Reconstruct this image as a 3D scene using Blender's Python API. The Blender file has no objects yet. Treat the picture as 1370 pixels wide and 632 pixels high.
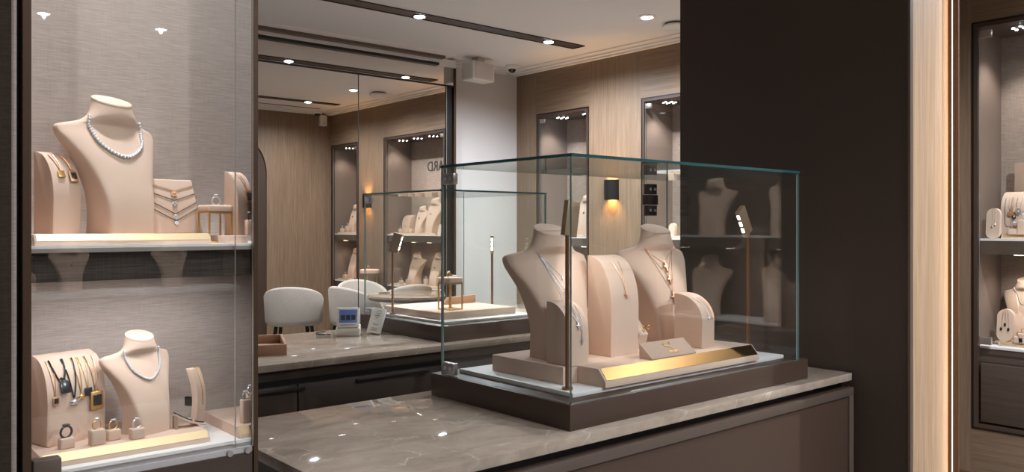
import bpy, bmesh, math, random
from mathutils import Vector, Matrix
from mathutils.bvhtree import BVHTree
random.seed(7)
SC = bpy.context.scene
COL = SC.collection
PI = math.pi
# ------------------------------------------------------------------ camera
# room axes: X runs along the counters, Y runs towards the mirror wall, floor at z = 0
EYE = 1.40
FPX, HOR = 1110.0, 303.0
TH = math.atan(1301 / 1110)
CS, SN = math.cos(TH), math.sin(TH)
cam = bpy.data.cameras.new('camera')
cam.sensor_width = 36
cam.lens = 36 * FPX / 1370
cam.shift_y = (HOR - 316) / 1370
cam.clip_start = 0.02
co = bpy.data.objects.new('camera', cam)
co.location = (0, 0, EYE)
co.rotation_euler = (PI / 2, 0, -(PI / 2 - TH))
COL.objects.link(co)
SC.camera = co
# measuring aids: where a photo column / point meets a plane of the room
def at_y(px, y):
    t = (px - 685) / FPX
    return y / (SN - CS * t) * (CS + SN * t)
def at_x(px, x):
    t = (px - 685) / FPX
    return x / (CS + SN * t) * (SN - CS * t)
def hz(px, py, y):
    t = (px - 685) / FPX
    return EYE - (py - HOR) * (y / (SN - CS * t)) / FPX
def at_z(px, py, z):
    d = (EYE - z) * FPX / (py - HOR)
    r = (px - 685) / FPX * d
    return CS * d + SN * r, SN * d - CS * r
YM = 5.83                      # mirror plane
def mir(px, x):                # y of a thing at depth x whose reflection shows at column px
    return 2 * YM - at_x(px, x)

# ------------------------------------------------------------------ materials
def lin(c):
    return tuple((v / 255 / 12.92 if v / 255 <= 0.04045 else ((v / 255 + 0.055) / 1.055) ** 2.4) for v in c) + (1,)
def new_mat(name):
    m = bpy.data.materials.new(name)
    m.use_nodes = True
    nt = m.node_tree
    return m, nt, nt.nodes, nt.links, nt.nodes['Principled BSDF']
def pm(name, col, rough=0.5, metal=0.0, spec=0.5, emit=None, es=0, coat=0, bump=0, bscale=400, var=0):
    m, nt, N, L, b = new_mat(name)
    b.inputs['Base Color'].default_value = lin(col)
    b.inputs['Roughness'].default_value = rough
    b.inputs['Metallic'].default_value = metal
    b.inputs['Specular IOR Level'].default_value = spec
    if coat:
        b.inputs['Coat Weight'].default_value = coat
        b.inputs['Coat Roughness'].default_value = 0.05
    if emit:
        b.inputs['Emission Color'].default_value = lin(emit)
        b.inputs['Emission Strength'].default_value = es
    if bump or var:
        tc = N.new('ShaderNodeTexCoord')
        nz = N.new('ShaderNodeTexNoise')
        nz.inputs['Scale'].default_value = bscale
        nz.inputs['Detail'].default_value = 3
        L.new(tc.outputs['Object'], nz.inputs['Vector'])
        if bump:
            bp = N.new('ShaderNodeBump')
            bp.inputs['Strength'].default_value = bump
            bp.inputs['Distance'].default_value = 0.002
            L.new(nz.outputs['Fac'], bp.inputs['Height'])
            L.new(bp.outputs['Normal'], b.inputs['Normal'])
        if var:
            mx = N.new('ShaderNodeMix'); mx.data_type = 'RGBA'
            mx.inputs[6].default_value = lin(tuple(max(0, v - var) for v in col))
            mx.inputs[7].default_value = lin(tuple(min(255, v + var) for v in col))
            L.new(nz.outputs['Fac'], mx.inputs[0])
            L.new(mx.outputs[2], b.inputs['Base Color'])
    return m
def ramp(N, stops):
    r = N.new('ShaderNodeValToRGB')
    e = r.color_ramp.elements
    while len(e) < len(stops):
        e.new(0.5)
    for el, (p, c) in zip(e, stops):
        el.position = p
        el.color = lin(c)
    return r
def wood(name, dark, mid, light, horiz=False, rough=0.5):
    m, nt, N, L, b = new_mat(name)
    tc = N.new('ShaderNodeTexCoord')
    mp = N.new('ShaderNodeMapping')
    mp.inputs['Scale'].default_value = (1.0, 1.0, 26) if horiz else (26, 26, 1.0)
    L.new(tc.outputs['Object'], mp.inputs['Vector'])
    n1 = N.new('ShaderNodeTexNoise')
    n1.inputs['Scale'].default_value = 2.2; n1.inputs['Detail'].default_value = 6; n1.inputs['Roughness'].default_value = .62
    n1.inputs['Distortion'].default_value = .8
    L.new(mp.outputs[0], n1.inputs['Vector'])
    mp2 = N.new('ShaderNodeMapping')
    mp2.inputs['Scale'].default_value = (4, 4, 240) if horiz else (240, 240, 4)
    L.new(tc.outputs['Object'], mp2.inputs['Vector'])
    n2 = N.new('ShaderNodeTexNoise')
    n2.inputs['Scale'].default_value = 1.5; n2.inputs['Detail'].default_value = 4
    L.new(mp2.outputs[0], n2.inputs['Vector'])
    mx = N.new('ShaderNodeMix'); mx.data_type = 'FLOAT'
    mx.inputs[0].default_value = .35
    L.new(n1.outputs['Fac'], mx.inputs[2]); L.new(n2.outputs['Fac'], mx.inputs[3])
    r = ramp(N, [(.33, dark), (.5, mid), (.68, light)])
    L.new(mx.outputs[0], r.inputs[0])
    L.new(r.outputs[0], b.inputs['Base Color'])
    b.inputs['Roughness'].default_value = rough
    bp = N.new('ShaderNodeBump'); bp.inputs['Strength'].default_value = .12; bp.inputs['Distance'].default_value = .002
    L.new(n2.outputs['Fac'], bp.inputs['Height']); L.new(bp.outputs[0], b.inputs['Normal'])
    return m
def weave(name, dark, light, sx=18, sz=420, rough=.85, bump=.25):
    m, nt, N, L, b = new_mat(name)
    tc = N.new('ShaderNodeTexCoord')
    outs = []
    for sc in ((sx, sx, sz), (sz, sz, sx)):
        mp = N.new('ShaderNodeMapping'); mp.inputs['Scale'].default_value = sc
        L.new(tc.outputs['Object'], mp.inputs['Vector'])
        n = N.new('ShaderNodeTexNoise'); n.inputs['Scale'].default_value = 1.0; n.inputs['Detail'].default_value = 3
        L.new(mp.outputs[0], n.inputs['Vector']); outs.append(n)
    mx = N.new('ShaderNodeMix'); mx.data_type = 'FLOAT'; mx.inputs[0].default_value = .3
    L.new(outs[0].outputs['Fac'], mx.inputs[2]); L.new(outs[1].outputs['Fac'], mx.inputs[3])
    r = ramp(N, [(.36, dark), (.64, light)])
    L.new(mx.outputs[0], r.inputs[0]); L.new(r.outputs[0], b.inputs['Base Color'])
    b.inputs['Roughness'].default_value = rough
    b.inputs['Specular IOR Level'].default_value = .25
    bp = N.new('ShaderNodeBump'); bp.inputs['Strength'].default_value = bump; bp.inputs['Distance'].default_value = .001
    L.new(mx.outputs[0], bp.inputs['Height']); L.new(bp.outputs[0], b.inputs['Normal'])
    return m
def marble(name):
    m, nt, N, L, b = new_mat(name)
    tc = N.new('ShaderNodeTexCoord')
    n0 = N.new('ShaderNodeTexNoise'); n0.inputs['Scale'].default_value = 5; n0.inputs['Detail'].default_value = 5
    L.new(tc.outputs['Object'], n0.inputs['Vector'])
    va = N.new('ShaderNodeVectorMath'); va.operation = 'MULTIPLY_ADD'
    va.inputs[1].default_value = (.22, .22, .22)
    L.new(n0.outputs['Color'], va.inputs[0]); L.new(tc.outputs['Object'], va.inputs[2])
    n1 = N.new('ShaderNodeTexNoise'); n1.inputs['Scale'].default_value = 7; n1.inputs['Detail'].default_value = 8; n1.inputs['Roughness'].default_value = .65
    mp = N.new('ShaderNodeMapping'); mp.inputs['Scale'].default_value = (.7, 1.7, 1); mp.inputs['Rotation'].default_value = (0, 0, .6)
    L.new(va.outputs[0], mp.inputs['Vector']); L.new(mp.outputs[0], n1.inputs['Vector'])
    r = ramp(N, [(.3, (150, 134, 118)), (.5, (172, 155, 138)), (.7, (188, 171, 154))])
    L.new(n1.outputs['Fac'], r.inputs[0])
    v = N.new('ShaderNodeTexVoronoi'); v.feature = 'DISTANCE_TO_EDGE'; v.inputs['Scale'].default_value = 5.5
    L.new(va.outputs[0], v.inputs['Vector'])
    vr = ramp(N, [(0, (255, 255, 255)), (.012, (60, 60, 60)), (.035, (0, 0, 0))])
    L.new(v.outputs['Distance'], vr.inputs[0])
    n3 = N.new('ShaderNodeTexNoise'); n3.inputs['Scale'].default_value = 9
    L.new(tc.outputs['Object'], n3.inputs['Vector'])
    n3r = ramp(N, [(.42, (0, 0, 0)), (.62, (210, 210, 210))])
    L.new(n3.outputs['Fac'], n3r.inputs[0])
    mm = N.new('ShaderNodeMath'); mm.operation = 'MULTIPLY'
    L.new(vr.outputs[0], mm.inputs[0]); L.new(n3r.outputs[0], mm.inputs[1])
    mx = N.new('ShaderNodeMix'); mx.data_type = 'RGBA'
    mx.inputs[7].default_value = lin((232, 216, 200))
    L.new(mm.outputs[0], mx.inputs[0]); L.new(r.outputs[0], mx.inputs[6])
    L.new(mx.outputs[2], b.inputs['Base Color'])
    b.inputs['Roughness'].default_value = .025
    b.inputs['Specular IOR Level'].default_value = .6
    return m
def glass(name, tint=(254, 255, 254), f0=.035):
    # clear sheet: mirrors by angle, otherwise lets light straight through
    m = bpy.data.materials.new(name); m.use_nodes = True
    nt = m.node_tree; N, L = nt.nodes, nt.links
    N.clear()
    out = N.new('ShaderNodeOutputMaterial')
    lw = N.new('ShaderNodeLayerWeight'); lw.inputs['Blend'].default_value = .5
    p = N.new('ShaderNodeMath'); p.operation = 'POWER'; p.inputs[1].default_value = 5
    L.new(lw.outputs['Facing'], p.inputs[0])
    q = N.new('ShaderNodeMath'); q.operation = 'MULTIPLY_ADD'; q.inputs[1].default_value = 1 - f0; q.inputs[2].default_value = f0
    L.new(p.outputs[0], q.inputs[0])
    tr = N.new('ShaderNodeBsdfTransparent'); tr.inputs[0].default_value = lin(tint)
    gl = N.new('ShaderNodeBsdfGlossy'); gl.inputs['Roughness'].default_value = 0.0
    mx = N.new('ShaderNodeMixShader')
    L.new(q.outputs[0], mx.inputs[0]); L.new(tr.outputs[0], mx.inputs[1]); L.new(gl.outputs[0], mx.inputs[2])
    L.new(mx.outputs[0], out.inputs[0])
    return m

M = {}
M['suede'] = pm('suede', (214, 187, 168), .9, spec=.2, bump=.18, bscale=900, var=4)
M['suede_dark'] = pm('suede_taupe', (176, 150, 133), .9, spec=.2, bump=.15, bscale=900, var=4)
M['suede_tray'] = pm('suede_tan', (176, 138, 112), .85, spec=.2, bump=.15, bscale=900)
M['gold'] = pm('gold', (228, 184, 118), .38, .9)
M['gold_strip'] = pm('gold_strip', (112, 80, 44), .3, 1.0)
M['brass'] = pm('brushed_brass', (224, 200, 160), .4, .9)
M['rosegold'] = pm('rose_gold', (232, 178, 140), .38, .9)
M['bronze'] = pm('bronze', (150, 112, 80), .35, .9)
M['bronze_head'] = pm('satin_bronze', (164, 140, 112), .45, .35)
M['bronze_dark'] = pm('dark_bronze', (84, 66, 50), .4, .6)
M['silver'] = pm('silver', (228, 228, 232), .35, .85)
M['steel'] = pm('steel', (196, 192, 188), .34, .9)
M['diamond'] = pm('diamond', (218, 219, 222), .2, .15, spec=.9)
M['dark_gem'] = pm('dark_stone', (58, 57, 60), .2, .3, spec=.8)
M['cord'] = pm('black_cord', (22, 21, 22), .55)
M['black'] = pm('black_lacquer', (16, 14, 13), .4)
M['black_matte'] = pm('black_matte', (16, 14, 13), .95, spec=.1)
M['blackmetal'] = pm('black_metal', (24, 22, 22), .45, .3)
M['brown'] = pm('brown_lacquer', (74, 57, 47), .42, bump=.03, bscale=300)
M['brown_dark'] = pm('dark_brown_panel', (67, 53, 43), .5, bump=.04, bscale=200, var=3)
M['taupe'] = pm('taupe_metal', (98, 84, 74), .45, .2)
M['drawer'] = wood('brown_drawer', (74, 62, 54), (84, 71, 62), (94, 80, 70), True, .45)
M['white'] = pm('white_plinth', (244, 241, 238), .45)
M['white_plastic'] = pm('white_plastic', (226, 222, 215), .35)
M['paint'] = pm('wall_paint', (206, 200, 196), .85, bump=.02, bscale=200)
M['ceil'] = pm('ceiling_paint', (230, 225, 221), .9, bump=.02, bscale=150)
M['floor'] = wood('floor_board', (142, 134, 126), (154, 146, 138), (166, 158, 150), True, .35)
M['oak'] = wood('oak_veneer', (112, 92, 73), (130, 108, 87), (146, 124, 102))
M['oak_h'] = wood('oak_veneer_cross', (110, 90, 71), (128, 106, 85), (144, 122, 100), True)
M['oak_light'] = wood('light_oak_trim', (158, 128, 99), (178, 147, 116), (194, 164, 134))
M['oak_dark'] = wood('brown_oak', (92, 66, 44), (106, 78, 54), (118, 88, 62))
M['fabric'] = weave('silk_wall_fabric', (178, 163, 154), (200, 187, 178), 30, 650)
M['fabric_niche'] = weave('niche_fabric', (140, 124, 113), (172, 156, 145))
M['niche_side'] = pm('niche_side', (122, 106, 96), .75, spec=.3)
M['fabric_dark'] = weave('dark_woven_fabric', (48, 42, 38), (74, 66, 60))
M['fabric_brown'] = weave('brown_woven_fabric', (46, 37, 28), (60, 50, 39), 60, 300)
M['chair'] = weave('grey_upholstery', (174, 168, 159), (206, 199, 190), 300, 300)
M['marble'] = marble('taupe_marble')
M['glass'] = glass('clear_glass')
M['edge'] = pm('glass_edge', (126, 152, 150), .12, 0, .9)
M['edge_light'] = pm('polished_glass_edge', (196, 194, 190), .15, 0, .9)
M['edge_top'] = pm('glass_edge_dark', (44, 92, 92), .1, 0, .9)
M['mirror'] = pm('mirror', (214, 208, 202), .0, 1.0)
M['lens'] = pm('lamp_lens', (255, 255, 255), .4, emit=(240, 246, 255), es=18)
M['lens_warm'] = pm('warm_lamp_lens', (255, 240, 220), .4, emit=(255, 232, 205), es=14)
M['lens_cool'] = pm('cool_lamp_lens', (230, 240, 255), .4, emit=(225, 238, 255), es=14)
M['led'] = pm('led_strip', (255, 240, 225), .4, emit=(255, 228, 214), es=3)
M['screen'] = pm('screen', (60, 76, 120), .2, emit=(92, 108, 158), es=.32)
M['ink'] = pm('ink', (60, 56, 54), .6)
M['red'] = pm('red_stone', (170, 40, 36), .2, spec=.8)
M['lens_black'] = pm('camera_lens', (14, 13, 13), .08, spec=.8)

# ------------------------------------------------------------------ mesh helpers
def B():
    return bmesh.new()
def box(bm, x0, x1, y0, y1, z0, z1, bev=0.0, seg=2):
    vs = [bm.verts.new((x, y, z)) for z in (z0, z1) for (x, y) in ((x0, y0), (x1, y0), (x1, y1), (x0, y1))]
    fs = [bm.faces.new([vs[i] for i in q]) for q in ((3, 2, 1, 0), (4, 5, 6, 7), (0, 1, 5, 4), (1, 2, 6, 5), (2, 3, 7, 6), (3, 0, 4, 7))]
    if bev:
        es = list({e for f in fs for e in f.edges})
        bmesh.ops.bevel(bm, geom=es, offset=bev, segments=seg, profile=.5, affect='EDGES')
def prism(bm, poly, axis, a0, a1, bev=0.0, seg=2):
    def P(u, v, a):
        return {'x': (a, u, v), 'y': (u, a, v), 'z': (u, v, a)}[axis]
    n = len(poly)
    lo = [bm.verts.new(P(u, v, a0)) for u, v in poly]
    hi = [bm.verts.new(P(u, v, a1)) for u, v in poly]
    fs = [bm.faces.new(lo), bm.faces.new(list(reversed(hi)))]
    for i in range(n):
        fs.append(bm.faces.new((lo[i], hi[i], hi[(i + 1) % n], lo[(i + 1) % n])))
    if bev:
        es = [e for f in fs[:2] for e in f.edges]
        bmesh.ops.bevel(bm, geom=es, offset=bev, segments=seg, profile=.5, affect='EDGES')
def loft(bm, rings, cap=True, closed=False):
    R = [[bm.verts.new(p) for p in r] for r in rings]
    n = len(R[0])
    m = len(R)
    for k in range(m if closed else m - 1):
        a, b = R[k], R[(k + 1) % m]
        for i in range(n):
            j = (i + 1) % n
            bm.faces.new((a[i], a[j], b[j], b[i]))
    if cap and not closed:
        bm.faces.new(list(reversed(R[0])))
        bm.faces.new(R[-1])
def lathe(bm, prof, seg=24, c=(0, 0, 0)):
    rings = []
    for r, z in prof:
        rings.append([(c[0] + r * math.cos(2 * PI * i / seg), c[1] + r * math.sin(2 * PI * i / seg), c[2] + z) for i in range(seg)])
    loft(bm, rings)
def frame_of(t):
    t = Vector(t).normalized()
    u = Vector((0, 0, 1)) if abs(t.z) < .9 else Vector((1, 0, 0))
    n = t.cross(u).normalized()
    return n, t.cross(n).normalized()
def cyl(bm, p0, p1, r, seg=16, r1=None):
    p0, p1 = Vector(p0), Vector(p1)
    n, b = frame_of(p1 - p0)
    r1 = r if r1 is None else r1
    loft(bm, [[p + n * (q * math.cos(2 * PI * i / seg)) + b * (q * math.sin(2 * PI * i / seg)) for i in range(seg)] for p, q in ((p0, r), (p1, r1))])
def tube(bm, pts, r, seg=6, closed=False):
    pts = [Vector(p) for p in pts]
    n = len(pts)
    rings = []
    prev = None
    for k in range(n):
        a = pts[(k - 1) % n] if (closed or k > 0) else pts[k]
        c = pts[(k + 1) % n] if (closed or k < n - 1) else pts[k]
        t = (c - a)
        if t.length < 1e-9:
            t = Vector((0, 0, 1))
        t.normalize()
        if prev is None:
            u, _ = frame_of(t)
        else:
            u = prev - t * prev.dot(t)
            if u.length < 1e-6:
                u, _ = frame_of(t)
            u.normalize()
        prev = u
        w = t.cross(u)
        rings.append([pts[k] + u * (r * math.cos(2 * PI * i / seg)) + w * (r * math.sin(2 * PI * i / seg)) for i in range(seg)])
    loft(bm, rings, True, closed)
def ball(bm, c, r, sub=1, sc=(1, 1, 1)):
    bmesh.ops.create_icosphere(bm, subdivisions=sub, radius=r, matrix=Matrix.Translation(c) @ Matrix.Diagonal((*sc, 1)))
def xf(bm, mat, start=0):
    bm.verts.ensure_lookup_table()
    for v in bm.verts[start:] if start else bm.verts:
        v.co = mat @ v.co
def axes_by_thin(me):
    pass

# ------------------------------------------------------------------ object helpers
def mesh_of(name, bm, mats, sharp=38):
    bmesh.ops.recalc_face_normals(bm, faces=bm.faces[:])
    me = bpy.data.meshes.new(name)
    bm.to_mesh(me)
    bm.free()
    for m in (mats if isinstance(mats, (list, tuple)) else [mats]):
        me.materials.append(M[m] if isinstance(m, str) else m)
    for p in me.polygons:
        p.use_smooth = True
    me.set_sharp_from_angle(angle=math.radians(sharp))
    return me
def obj(name, bm, mats, parent=None, loc=(0, 0, 0), rz=0, label=None, sharp=38):
    o = bpy.data.objects.new(name, mesh_of(name, bm, mats, sharp) if isinstance(bm, bmesh.types.BMesh) else bm)
    COL.objects.link(o)
    o.location = loc
    o.rotation_euler = (0, 0, rz)
    if parent:
        o.parent = parent
    if label:
        o['label'] = label
    return o
def tag(o, label, cat, group=None):
    o['label'] = label
    o['category'] = cat
    if group:
        o['group'] = group
    return o
def thing(name, label, cat, loc=(0, 0, 0), rz=0, group=None):
    o = bpy.data.objects.new(name, None)
    o.empty_display_size = .05
    COL.objects.link(o)
    o.location = loc
    o.rotation_euler = (0, 0, rz)
    return tag(o, label, cat, group)
def struct(name, bm, mats):
    o = obj(name, bm, mats)
    o['kind'] = 'structure'
    return o
def pane(x0, x1, y0, y1, z0, z1, thin):
    """a glass sheet: slot 0 on the two large faces, slot 1 on the cut edges, slot 2 on the upper cut edge"""
    bm = B()
    box(bm, x0, x1, y0, y1, z0, z1)
    bmesh.ops.recalc_face_normals(bm, faces=bm.faces[:])
    bm.normal_update()
    ax = 'xyz'.index(thin)
    for f in bm.faces:
        f.material_index = 0 if abs(f.normal[ax]) > .5 else 1
    return bm
GL = ['glass', 'edge']
GLC = ['glass', 'edge_light']
GLT = ['glass', 'edge_top']
def spot(name, loc, target, power, angle=60, blend=.6, rad=.01, col=(255, 247, 242)):
    l = bpy.data.lights.new(name, 'SPOT')
    l.energy = power
    l.spot_size = math.radians(angle)
    l.spot_blend = blend
    l.shadow_soft_size = rad
    l.color = lin(col)[:3]
    o = bpy.data.objects.new(name, l)
    COL.objects.link(o)
    o.location = loc
    o.rotation_euler = (Vector(target) - Vector(loc)).to_track_quat('-Z', 'Y').to_euler()
    return o
def screw(bm, c, n, r=.004):
    c, n = Vector(c), Vector(n)
    cyl(bm, c, c + n * .002, r, 12)
def text_mesh(body, size, extrude=.001, align='CENTER'):
    cu = bpy.data.curves.new('lettering', 'FONT')
    cu.body = body
    cu.size = size
    cu.extrude = extrude
    cu.align_x = align
    o = bpy.data.objects.new('lettering', cu)
    COL.objects.link(o)
    bpy.context.view_layer.update()
    me = bpy.data.meshes.new_from_object(o.evaluated_get(bpy.context.evaluated_depsgraph_get()))
    bpy.data.objects.remove(o)
    return me

# ------------------------------------------------------------------ display furniture
def cr(p0, p1, p2, p3, t):
    return .5 * ((2 * p1) + (-p0 + p2) * t + (2 * p0 - 5 * p1 + 4 * p2 - p3) * t * t + (-p0 + 3 * p1 - 3 * p2 + p3) * t ** 3)
BUST = [  # z, half width, front y, back y, bend back of the sides, squareness   (height 1, facing -y)
    (0.00, .190, -.170, .165, .000, .22),
    (0.10, .192, -.170, .150, .002, .22),
    (0.25, .205, -.155, .130, .010, .22),
    (0.40, .238, -.120, .130, .030, .24),
    (0.55, .295, -.070, .135, .050, .26),
    (0.65, .350, -.028, .140, .072, .30),
    (0.72, .388, .005, .143, .088, .34),
    (0.770, .400, .028, .144, .098, .40),
    (0.800, .388, .038, .150, .095, .46),
    (0.818, .340, .036, .168, .080, .56),
    (0.836, .268, .022, .188, .044, .76),
    (0.858, .224, .004, .200, .014, .95),
    (0.890, .192, -.010, .206, .002, 1),
    (0.940, .168, -.012, .208, .000, 1),
    (1.000, .152, -.008, .210, .000, 1)]
_bust_cache = {}
def bust_rings(H, n=60, sub=4):
    rings = []
    T = BUST
    for k in range(len(T) - 1):
        p = [T[max(0, k - 1)], T[k], T[k + 1], T[min(len(T) - 1, k + 2)]]
        for s in range(sub + (1 if k == len(T) - 2 else 0)):
            t = s / sub
            z, w, yf, yb, bend, e = [cr(*(q[i] for q in p), t) for i in range(6)]
            ring = []
            for i in range(n):
                a = 2 * PI * i / n
                c, sn = math.cos(a), math.sin(a)
                x = w * math.copysign(abs(c) ** e, c)
                y = (yf + yb) / 2 + (yb - yf) / 2 * math.copysign(abs(sn) ** e, sn) + bend * (x / w) ** 2
                tl = max(0, (z - .86) / .14)
                ring.append((x * H, y * H, (z + tl * .42 * (y - .1)) * H))
            rings.append(ring)
    return rings
class Disp:
    """a display stand with its surface, so that jewellery can be laid on it (local axes, front towards -y)"""
    def __init__(s, o, verts, faces, H):
        s.o, s.H = o, H
        s.t = BVHTree.FromPolygons(verts, faces)
    def hit(s, x, z, off=.0006):
        h, n, i, d = s.t.ray_cast(Vector((x, -1, z)), Vector((0, 1, 0)))
        if h is None:
            h, n, i, d = s.t.find_nearest(Vector((x, -.05, z)))
        if n.y > 0 and n.z < .5:
            n = -n
        return h + n * off, n
def bust(loc, rz, H, label, group=None, mat='suede'):
    key = (round(H, 4), mat)
    if key not in _bust_cache:
        R = bust_rings(H)
        bm = B(); loft(bm, R)
        bm.verts.ensure_lookup_table(); bm.faces.ensure_lookup_table()
        vs = [v.co.copy() for v in bm.verts]; fs = [[v.index for v in f.verts] for f in bm.faces]
        bm.verts.index_update(); fs = [[v.index for v in f.verts] for f in bm.faces]
        me = mesh_of('torso', bm, mat, 50)
        top = R[-1]
        c = sum((Vector(p) for p in top), Vector()) / len(top)
        cb = B()
        loft(cb, [[c + (Vector(p) - c) * s + Vector((0, 0, dz * H)) for p in top] for s, dz in ((1.02, .0015), (1.02, .012), (.97, .017))])
        _bust_cache[key] = (me, mesh_of('neck_cap', cb, mat, 50), vs, fs)
    me, cap, vs, fs = _bust_cache[key]
    t = thing('necklace_bust', label, 'necklace display', loc, rz, group)
    obj('torso', me, None, t); obj('neck_cap', cap, None, t)
    return Disp(t, vs, fs, H)
def ramp_profile(D, H, n=10, straight=.42):
    """side view (y,z): flat back, front upright at the foot and curling back to the top"""
    p = [(D / 2, 0), (D / 2, H)]
    z0 = H * straight
    for i in range(n + 1):
        a = PI / 2 * (1 - i / n)
        p.append((D * .42 - (D * .92) * math.cos(a), z0 + (H - z0) * math.sin(a) * .995))
    p.append((-D / 2, 0))
    return p
def ramp_stand(loc, rz, W, D, H, label, group=None, mat='suede', straight=.42, name='curved_display_ramp'):
    bm = B(); prism(bm, ramp_profile(D, H, 12, straight), 'x', -W / 2, W / 2, min(.0025, W * .05))
    bm.verts.index_update()
    vs = [v.co.copy() for v in bm.verts]; fs = [[v.index for v in f.verts] for f in bm.faces]
    o = tag(obj(name, bm, mat, None, loc, rz, None, 30), label, 'jewellery stand', group)
    return Disp(o, vs, fs, H)
def slab_stand(loc, rz, Wb, Wt, D, H, lean, label, mat='suede'):
    bm = B()
    pts = lambda w, z, y: [(-w / 2, y - D / 2, z), (w / 2, y - D / 2, z), (w / 2, y + D / 2, z), (-w / 2, y + D / 2, z)]
    loft(bm, [pts(Wb, 0, 0), pts(Wt, H, lean)])
    bmesh.ops.bevel(bm, geom=bm.edges[:], offset=.002, segments=2, profile=.5, affect='EDGES')
    bm.verts.index_update()
    vs = [v.co.copy() for v in bm.verts]; fs = [[v.index for v in f.verts] for f in bm.faces]
    o = tag(obj('necklace_board', bm, mat, None, loc, rz), label, 'jewellery stand')
    return Disp(o, vs, fs, H)
def oval_stand(loc, rz, W, D, H, label, group=None, lean=.02):
    """upright pill shaped pad, leaning back a little"""
    bm = B()
    prof = []
    r = W / 2
    for i in range(25):
        a = PI * i / 24
        prof.append((r * math.cos(a), H - r + r * math.sin(a)))
    for i in range(25):
        a = PI + PI * i / 24
        prof.append((r * math.cos(a), r + r * math.sin(a)))
    prism(bm, prof, 'y', -D / 2, D / 2, min(.003, D * .25))
    for v in bm.verts:
        v.co.y += lean * v.co.z / H
    bm.verts.index_update()
    vs = [v.co.copy() for v in bm.verts]; fs = [[v.index for v in f.verts] for f in bm.faces]
    o = tag(obj('oval_display_pad', bm, 'suede', None, loc, rz), label, 'jewellery stand', group)
    return Disp(o, vs, fs, H)
def ring_block(loc, rz, W, D, H, label, group=None, mat='suede'):
    bm = B(); box(bm, -W / 2, W / 2, -D / 2, D / 2, 0, H, min(W, D, H) * .14, 3)
    return tag(obj('ring_block', bm, mat, None, loc, rz), label, 'ring stand', group)
def ring(loc, rz, R, label, mat='gold', style='solitaire', group=None, name='finger_ring'):
    t = thing(name, label, 'ring', loc, rz, group)
    bm = B()
    r = R * (.16 if style != 'signet' else .2)
    tube(bm, [(R * math.cos(2 * PI * i / 28), 0, R * .93 + R * math.sin(2 * PI * i / 28)) for i in range(28)], r, 8, True)
    obj('band', bm, mat, t)
    top = R * .93 + R
    bm = B()
    if style == 'signet':
        lathe(bm, [(R * .35, 0), (R * .62, R * .25), (R * .66, R * .42), (R * .58, R * .46)], 16, (0, 0, top - R * .12))
        obj('signet_face', bm, 'dark_gem', t)
    elif style == 'solitaire':
        lathe(bm, [(R * .1, 0), (R * .5, R * .42), (R * .5, R * .5), (R * .3, R * .66)], 8, (0, 0, top - R * .05))
        obj('diamond', bm, 'diamond', t, sharp=5)
    elif style == 'cluster':
        for i in range(7):
            a = 2 * PI * i / 6
            rr = 0 if i == 6 else R * .5
            ball(bm, (rr * math.cos(a), rr * math.sin(a) * .8, top + R * .2 + (R * .2 if i == 6 else 0)), R * .34, 1)
        obj('diamond_cluster', bm, 'diamond', t, sharp=5)
    elif style == 'bezel':
        box(bm, -R * .5, R * .5, -R * .3, R * .3, top - R * .1, top + R * .28, R * .1)
        obj('bezel', bm, 'diamond', t)
    return t
def smooth_path(ctrl, n=8):
    out = []
    m = len(ctrl)
    for k in range(m - 1):
        p = [ctrl[max(0, k - 1)], ctrl[k], ctrl[k + 1], ctrl[min(m - 1, k + 2)]]
        for s in range(n):
            out.append(tuple(cr(*(q[i] for q in p), s / n) for i in range(2)))
    out.append(ctrl[-1])
    return out
def line_path(ctrl, n=8):
    out = []
    for a, b in zip(ctrl[:-1], ctrl[1:]):
        for s in range(n):
            out.append((a[0] + (b[0] - a[0]) * s / n, a[1] + (b[1] - a[1]) * s / n))
    out.append(ctrl[-1])
    return out
def pend_mesh(kind, s):
    bm = B()                              # hangs below the origin in the x-z plane, front towards -y
    if kind == 'cross':
        th = s * .09
        box(bm, -th, th, -th, th, -s, 0, th * .3)
        box(bm, -s * .32, s * .32, -th, th, -s * .42 - th, -s * .42 + th, th * .3)
        tube(bm, [(s * .1 * math.cos(a), 0, s * .1 + s * .1 * math.sin(a)) for a in [2 * PI * i / 10 for i in range(10)]], s * .03, 5, True)
    elif kind == 'tag':
        box(bm, -s * .36, s * .36, -s * .06, s * .06, -s, 0, s * .05)
        tube(bm, [(s * .08 * math.cos(a), 0, s * .08 + s * .08 * math.sin(a)) for a in [2 * PI * i / 10 for i in range(10)]], s * .03, 5, True)
    elif kind == 'square':
        box(bm, -s * .5, s * .5, -s * .06, s * .06, -s, 0, s * .05)
    elif kind == 'disc':
        cyl(bm, (0, s * .08, -s * .5), (0, -s * .08, -s * .5), s * .5, 20)
        ball(bm, (0, -s * .08, -s * .5), s * .22, 1)
    elif kind == 'drop':
        lathe(bm, [(s * .05, 0), (s * .2, -s * .35), (s * .33, -s * .7), (s * .22, -s * .95), (s * .04, -s)], 12)
    elif kind == 'clover':
        for dx, dz in ((0, -.25), (-.27, -.5), (.27, -.5), (0, -.78)):
            ball(bm, (dx * s, 0, dz * s), s * .24, 1, (1, .5, 1))
    elif kind == 'bug':
        ball(bm, (0, 0, -s * .5), s * .34, 1, (1, .6, 1))
        box(bm, -s * .6, s * .6, -s * .08, s * .08, -s * .42, -s * .28, s * .03)
        box(bm, -s * .5, s * .5, -s * .08, s * .08, -s * .8, -s * .66, s * .03)
    return bm
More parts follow.
